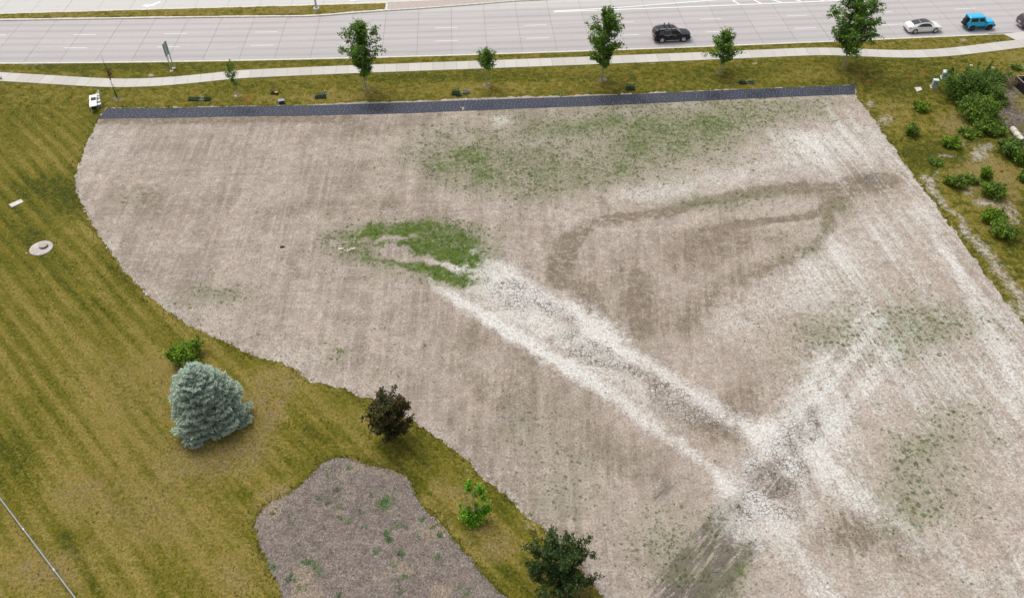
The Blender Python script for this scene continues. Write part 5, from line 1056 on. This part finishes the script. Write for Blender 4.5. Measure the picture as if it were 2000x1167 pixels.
plant_tray(1450, 162.8, .95, .55, 'leafy tray left of the yellow tool, right of the small round tree', 1.5, cells=2, seed=8); plant_tray(1467, 161.5, .75, .55, 'half-empty tray right of the yellow tool', .7, cells=2, seed=9, mat=M_TRG)
def stake(a, b2, label, z=.22, mat=None, r=.03):
    p, q_ = G(*a, z), G(*b2, z); o = MB().tube([(0, 0, 0), q_-p], [r, r*.8], 6).obj('stake', mat or M_STK); o.location = p; return tag(o, label, 'stake', 'pale stakes')
stake((392, 190.3), (402, 188.6), 'pale wooden stake lying behind the trays near the slim sapling'); stake((900, 180.5), (919, 175.6), 'pale wooden stake resting on the tilted grey tray', .28); stake((1224, 162), (1241, 161.6), 'pale wooden stake lying behind the heaped leafy tray'); stake((1459, 156.6), (1472, 156.8), 'pale wooden stake lying beside the yellow tool'); stake((638, 178.6), (650, 177.6), 'pale stake lying behind the empty grey tray near the vase-shaped tree')
b = P(540, 183.6); t = empty('flower_pot', b, 0, 'orange-rimmed dark pot right of the small green tray', 'pot'); MB().lathe((0, 0, 0), [(.20, 0), (.26, .26)], 14).obj('pot', M_TRAY, t, True); MB().lathe((0, 0, .25), [(.24, 0), (.24, .03), (.18, .035)], 14).obj('rim', M_ORG, t, True)
b = P(550.5, 201.5); t = empty('bin', b, .3, 'blue-grey plastic tub standing right above the dark blanket', 'tub'); MB().box((0, 0, .2), (.62, .44, .40), 0, 1.12).obj('tub', plain('dark_blue_plastic', (.03, .05, .07), .6), t); MB().box((0, 0, .42), (.72, .52, .05)).obj('lid', plain('blue_grey_plastic', (.24, .30, .36), .5), t)
def tool(px, py, label):
    t = empty('garden_tool', P(px, py), 0, label, 'tool'); MB().box((0, 0, .12), (.18, .14, .24)).obj('head', M_YEL, t); MB().tube([(0, 0, .2), (.25, .2, .5)], .02, 6).obj('handle', M_BLKTRIM, t)
tool(1456.5, 160.5, 'small yellow and black tool among the plant trays below the round tree'); tool(635.5, 180, 'small yellow and black tool behind the long leafy tray'); tool(895, 179, 'small yellow tool behind the tall leafy plants')

# marking flags
def flag(px, py, label, mat, h=.42, s_=.13):
    t = empty('marking_flag', P(px, py), random.random()*2, label, 'flag', 'marking flags'); MB().tube([(0, 0, 0), (0, 0, h)], .006, 4).obj('wire', M_STEEL, t); MB().box((s_/2, 0, h-s_*.4), (s_, .006, s_*.8)).obj('flag', mat, t)
M_OF = plain('orange_flag', (.85, .16, .03), .6); M_WF = plain('white_flag', (.85, .85, .82), .6); M_RF = plain('red_flag', (.85, .05, .03), .6)
for p in ((144, 201, 'orange marking flag in the lawn left of the white tables'), (481, 194, 'orange marking flag right of the slim sapling'), (625, 179, 'orange marking flag behind the long leafy tray'), (1217, 163, 'orange marking flag at the upper left of the heaped leafy tray'), (1289, 164, 'orange marking flag between the heaped tray and the small round tree'),
          (1557, 164, 'orange marking flag right of the trays, above the dark blanket'), (1678, 148, 'orange marking flag below the largest street tree'), (1704, 167, 'orange marking flag just right of the end of the dark blanket'), (1777, 150, 'orange marking flag left of the pale green utility box'), (1688, 164, 'orange marking flag above the right tip of the dark blanket')): flag(*p, M_OF, .35, .2)
flag(1953, 336, 'bright red marker on the dry slope right of the pointed shrub', M_RF, .25, .28)
for p in ((508, 205, 'white pin flag above the blanket left of the blue-grey tub'), (1093.5, 189, 'white pin flag at the lawn edge right of the thin-stemmed tree'), (1387.5, 176, 'white pin flag at the lawn edge below the small round tree'), (1667, 162.5, 'white pin flag at the right tip of the dark blanket'), (725, 184, 'pale pin flag below the tall vase-shaped tree')): flag(*p, M_WF, .25, .16)

# stones in the hollow
rng = np.random.default_rng(5); M_STONE = plain('pale_stone', (.60, .53, .47), .9, var=.15); proto = None
for k, (px, py, r) in enumerate(((652, 478, .2), (659, 477, .22), (666, 488, .42), (673, 474, .2), (677, 474, .2), (674, 490, .26), (680, 491.5, .34), (684, 489, .28), (689, 487, .32), (693, 486, .3), (670, 486, .18), (665, 481, .2), (692, 473, .16), (693, 467, .2), (679, 487, .22), (702, 474, .16), (655, 481, .2))):
    if proto is None:
        V = rng.normal(size=(26, 3)); V /= np.linalg.norm(V, axis=1, keepdims=True); V *= (.8+.35*rng.random((26, 1))); import bmesh
        bm = bmesh.new(); [bm.verts.new(v) for v in V]; bmesh.ops.convex_hull(bm, input=bm.verts); proto = bpy.data.meshes.new('stone'); bm.to_mesh(proto); bm.free()
    o = link('stone', proto, M_STONE); o.location = P(px, py, r*.15); o.scale = (r*.75, r*.5, r*.4); o.rotation_euler = (rng.random(), rng.random(), rng.random()*6); tag(o, 'pale stone in the rubble at the left tip of the green hollow', 'stone', 'stones at the green hollow')
for px, py, r, lab in ((553, 483, .36, 'dark lump standing for a burrow hole in the bare field left of the green hollow'), (1690, 245, .12, 'small dark clod near the upper right of the bare field')):  # first lump is added; its dark colour stands for a burrow hole
    o = link('clod', proto.copy(), None); o.data.materials.clear(); o.data.materials.append(plain('dark_clod', (.045, .032, .026), .95)); o.location = P(px, py, .03); o.scale = (r, r*.6, r*.35); tag(o, lab, 'clod')
for px, py, r, lab in ((690, 976, .10, 'small white scrap on the mulch bed'), (757, 1103, .10, 'white scrap low on the mulch bed'), (868, 1046, .10, 'white scrap near the right edge of the mulch bed'), (1963, 205, .3, 'white scrap on the bare dirt bank'), (1898, 129, .3, 'white scrap in the grass above the thicket'), (1940, 133.5, .3, 'white scrap beside the dead shrub'), (586, 1063, .16, 'pale pronged root lying in the mulch bed'), (461, 189, .25, 'white scrap at the foot of the slim sapling'), (52, 495, .14, 'tiny white scrap left of the manhole')):
    o = link('scrap', proto, None); o.location = P(px, py, .06); o.scale = (r, r*.6, r*.25); o.rotation_euler = (.2, .1, r*20); tag(o, lab, 'litter')
o = link('scrap', proto.copy(), None); o.data.materials.clear(); o.data.materials.append(M_ORG); o.location = P(615, 1132, .06); o.scale = (.14, .1, .06); tag(o, 'small orange leaf-like scrap in the mulch bed', 'litter')

# ---------------------------------------------------------------- small growth: nobody could count it
rng = np.random.default_rng(77)
def sample(poly, n, fn, pad=0.0):
    lo, hi = poly.min(0), poly.max(0); lo[1] = max(lo[1], 22); hi[0] = min(hi[0], 62)
    x = lo[0]+rng.random(n)*(hi[0]-lo[0]); y = lo[1]+rng.random(n)*(hi[1]-lo[1]); s = sdf(x, y, poly); m = s > pad; x, y, s = x[m], y[m], s[m]
    k = rng.random(len(x)) < fn(x, y, s); return x[k], y[k]
def wdens(x, y, s):
    g = green_density(x, y); g = g*(.5+1.0*fbm(x, y, 2.0, 31, 4)); return np.clip(g*.55*(fbm(x, y, .7, 90, 3) > .5), 0, .34)+.008
x, y = sample(SOIL, 260000, wdens, .3); z = hgt(x, y)+.02; g = green_density(x, y)
C = np.stack([x, y, z], 1); hh = .05+.07*rng.random(len(x))+.06*np.clip(g, 0, 1)
tag(link('weeds', blades(C, hh, .05, rng, 4, 1.1), L_WEED), kind='stuff')
x, y = sample(BED, 30000, lambda x, y, s: np.full(x.shape, 1.0), .1); C = np.stack([x, y, hgt(x, y)+.03+.10*sm(np.full(x.shape, 9.), 0, 1)*sm(sdf(x, y, BED), 0, 1.5)+rng.random(len(x))*.03], 1)
link_ = link('wood_chips', leaves(C, .085, rng, .8, .35), leaf_mat('wood_chip', [(.05, .036, .028), (.10, .075, .06), (.15, .12, .095), (.24, .19, .15), (.36, .30, .24), (.75, .7, .62)], trans=0, var=.1)); tag(link_, kind='stuff')
C = []; 
for px, py, r, m in ((757, 980, 18, 120), (748, 990, 12, 60), (660, 960, 8, 20), (665, 992, 8, 26), (662, 1012, 7, 16), (683, 1018, 6, 18), (640, 985, 9, 18), (570, 1020, 10, 20), (755, 1042, 6, 36), (760, 1055, 6, 40), (775, 1028, 8, 26), (792, 1028, 5, 14), (735, 1078, 9, 30), (783, 1083, 9, 34), (859, 1047, 6, 20), (856, 1088, 7, 26), (816, 1048, 7, 14), (600, 1098, 14, 40), (618, 1105, 12, 36), (625, 1120, 12, 40), (568, 1130, 10, 26), (643, 928, 14, 22), (690, 918, 12, 14), (535, 1003, 6, 12), (790, 1128, 6, 18), (782, 1158, 8, 26), (898, 1147, 9, 22), (910, 1160, 8, 22), (664, 1164, 8, 20), (712, 1030, 6, 14), (825, 1015, 7, 12), (845, 1030, 5, 10), (626, 975, 6, 12), (705, 1000, 7, 14), (768, 1102, 8, 14), (535, 1107, 8, 20), (726, 966, 6, 14), (590, 1150, 10, 20)):
    for _ in range(int(m*.9)): p = P(px+rng.normal()*r*.62, py+rng.normal()*r*.5); C.append((p.x, p.y, p.z+.12))
C = np.array(C); tag(link('bed_weeds', blades(C, .09, .045, rng, 5, 1.4), leaf_mat('bed_weed_leaf', [(.06, .15, .04), (.10, .23, .06), (.17, .29, .10)], trans=.15)), kind='stuff')
# ragged turf along the edges and tufts through the lawn
def near_edge(poly, n, out, k):
    P2 = np.concatenate([poly, poly[:1]]); L_ = np.hypot(*np.diff(P2, axis=0).T); c = np.concatenate([[0], np.cumsum(L_)]); l = rng.random(n)*c[-1]
    x = np.interp(l, c, P2[:, 0]); y = np.interp(l, c, P2[:, 1]); x = x+rng.normal(size=n)*k; y = y+rng.normal(size=n)*k; s = sdf(x, y, poly); m = (s < out) & (y > 24) & (y < 89.2) & (np.abs(x) < 62); return x[m], y[m]
x1, y1 = near_edge(SOIL, 4500, .22, .45); x2, y2 = near_edge(BED, 1600, .15, .3)
x3 = rng.random(24000)*120-60; y3 = 26+rng.random(24000)*80; ok = (np.abs(x3) < .43*(y3*CT+CAM_H*ST)*1.45) & (sdf(x3, y3, SOIL) < -.1) & (sdf(x3, y3, BED) < -.1) & (road_t(x3, y3) < -.3)
yw = np.interp(x3, mid[:, 0], mid[:, 1]); ok &= np.abs(y3-yw) > 1.2; ok &= ~((fbm(x3, y3, 1.4, 40, 3) < .45)); x3, y3 = x3[ok], y3[ok]
x = np.concatenate([x1, x2, x3]); y = np.concatenate([y1, y2, y3]); f_ = lawn_fields(x, y); k = (f_['bare'] < .35) | (rng.random(len(x)) < .15); x, y = x[k], y[k]
tag(link('turf_tufts', blades(np.stack([x, y, hgt(x, y)], 1), .07+.05*rng.random(len(x)), .05, rng, 4, .9), L_TURF), kind='stuff')
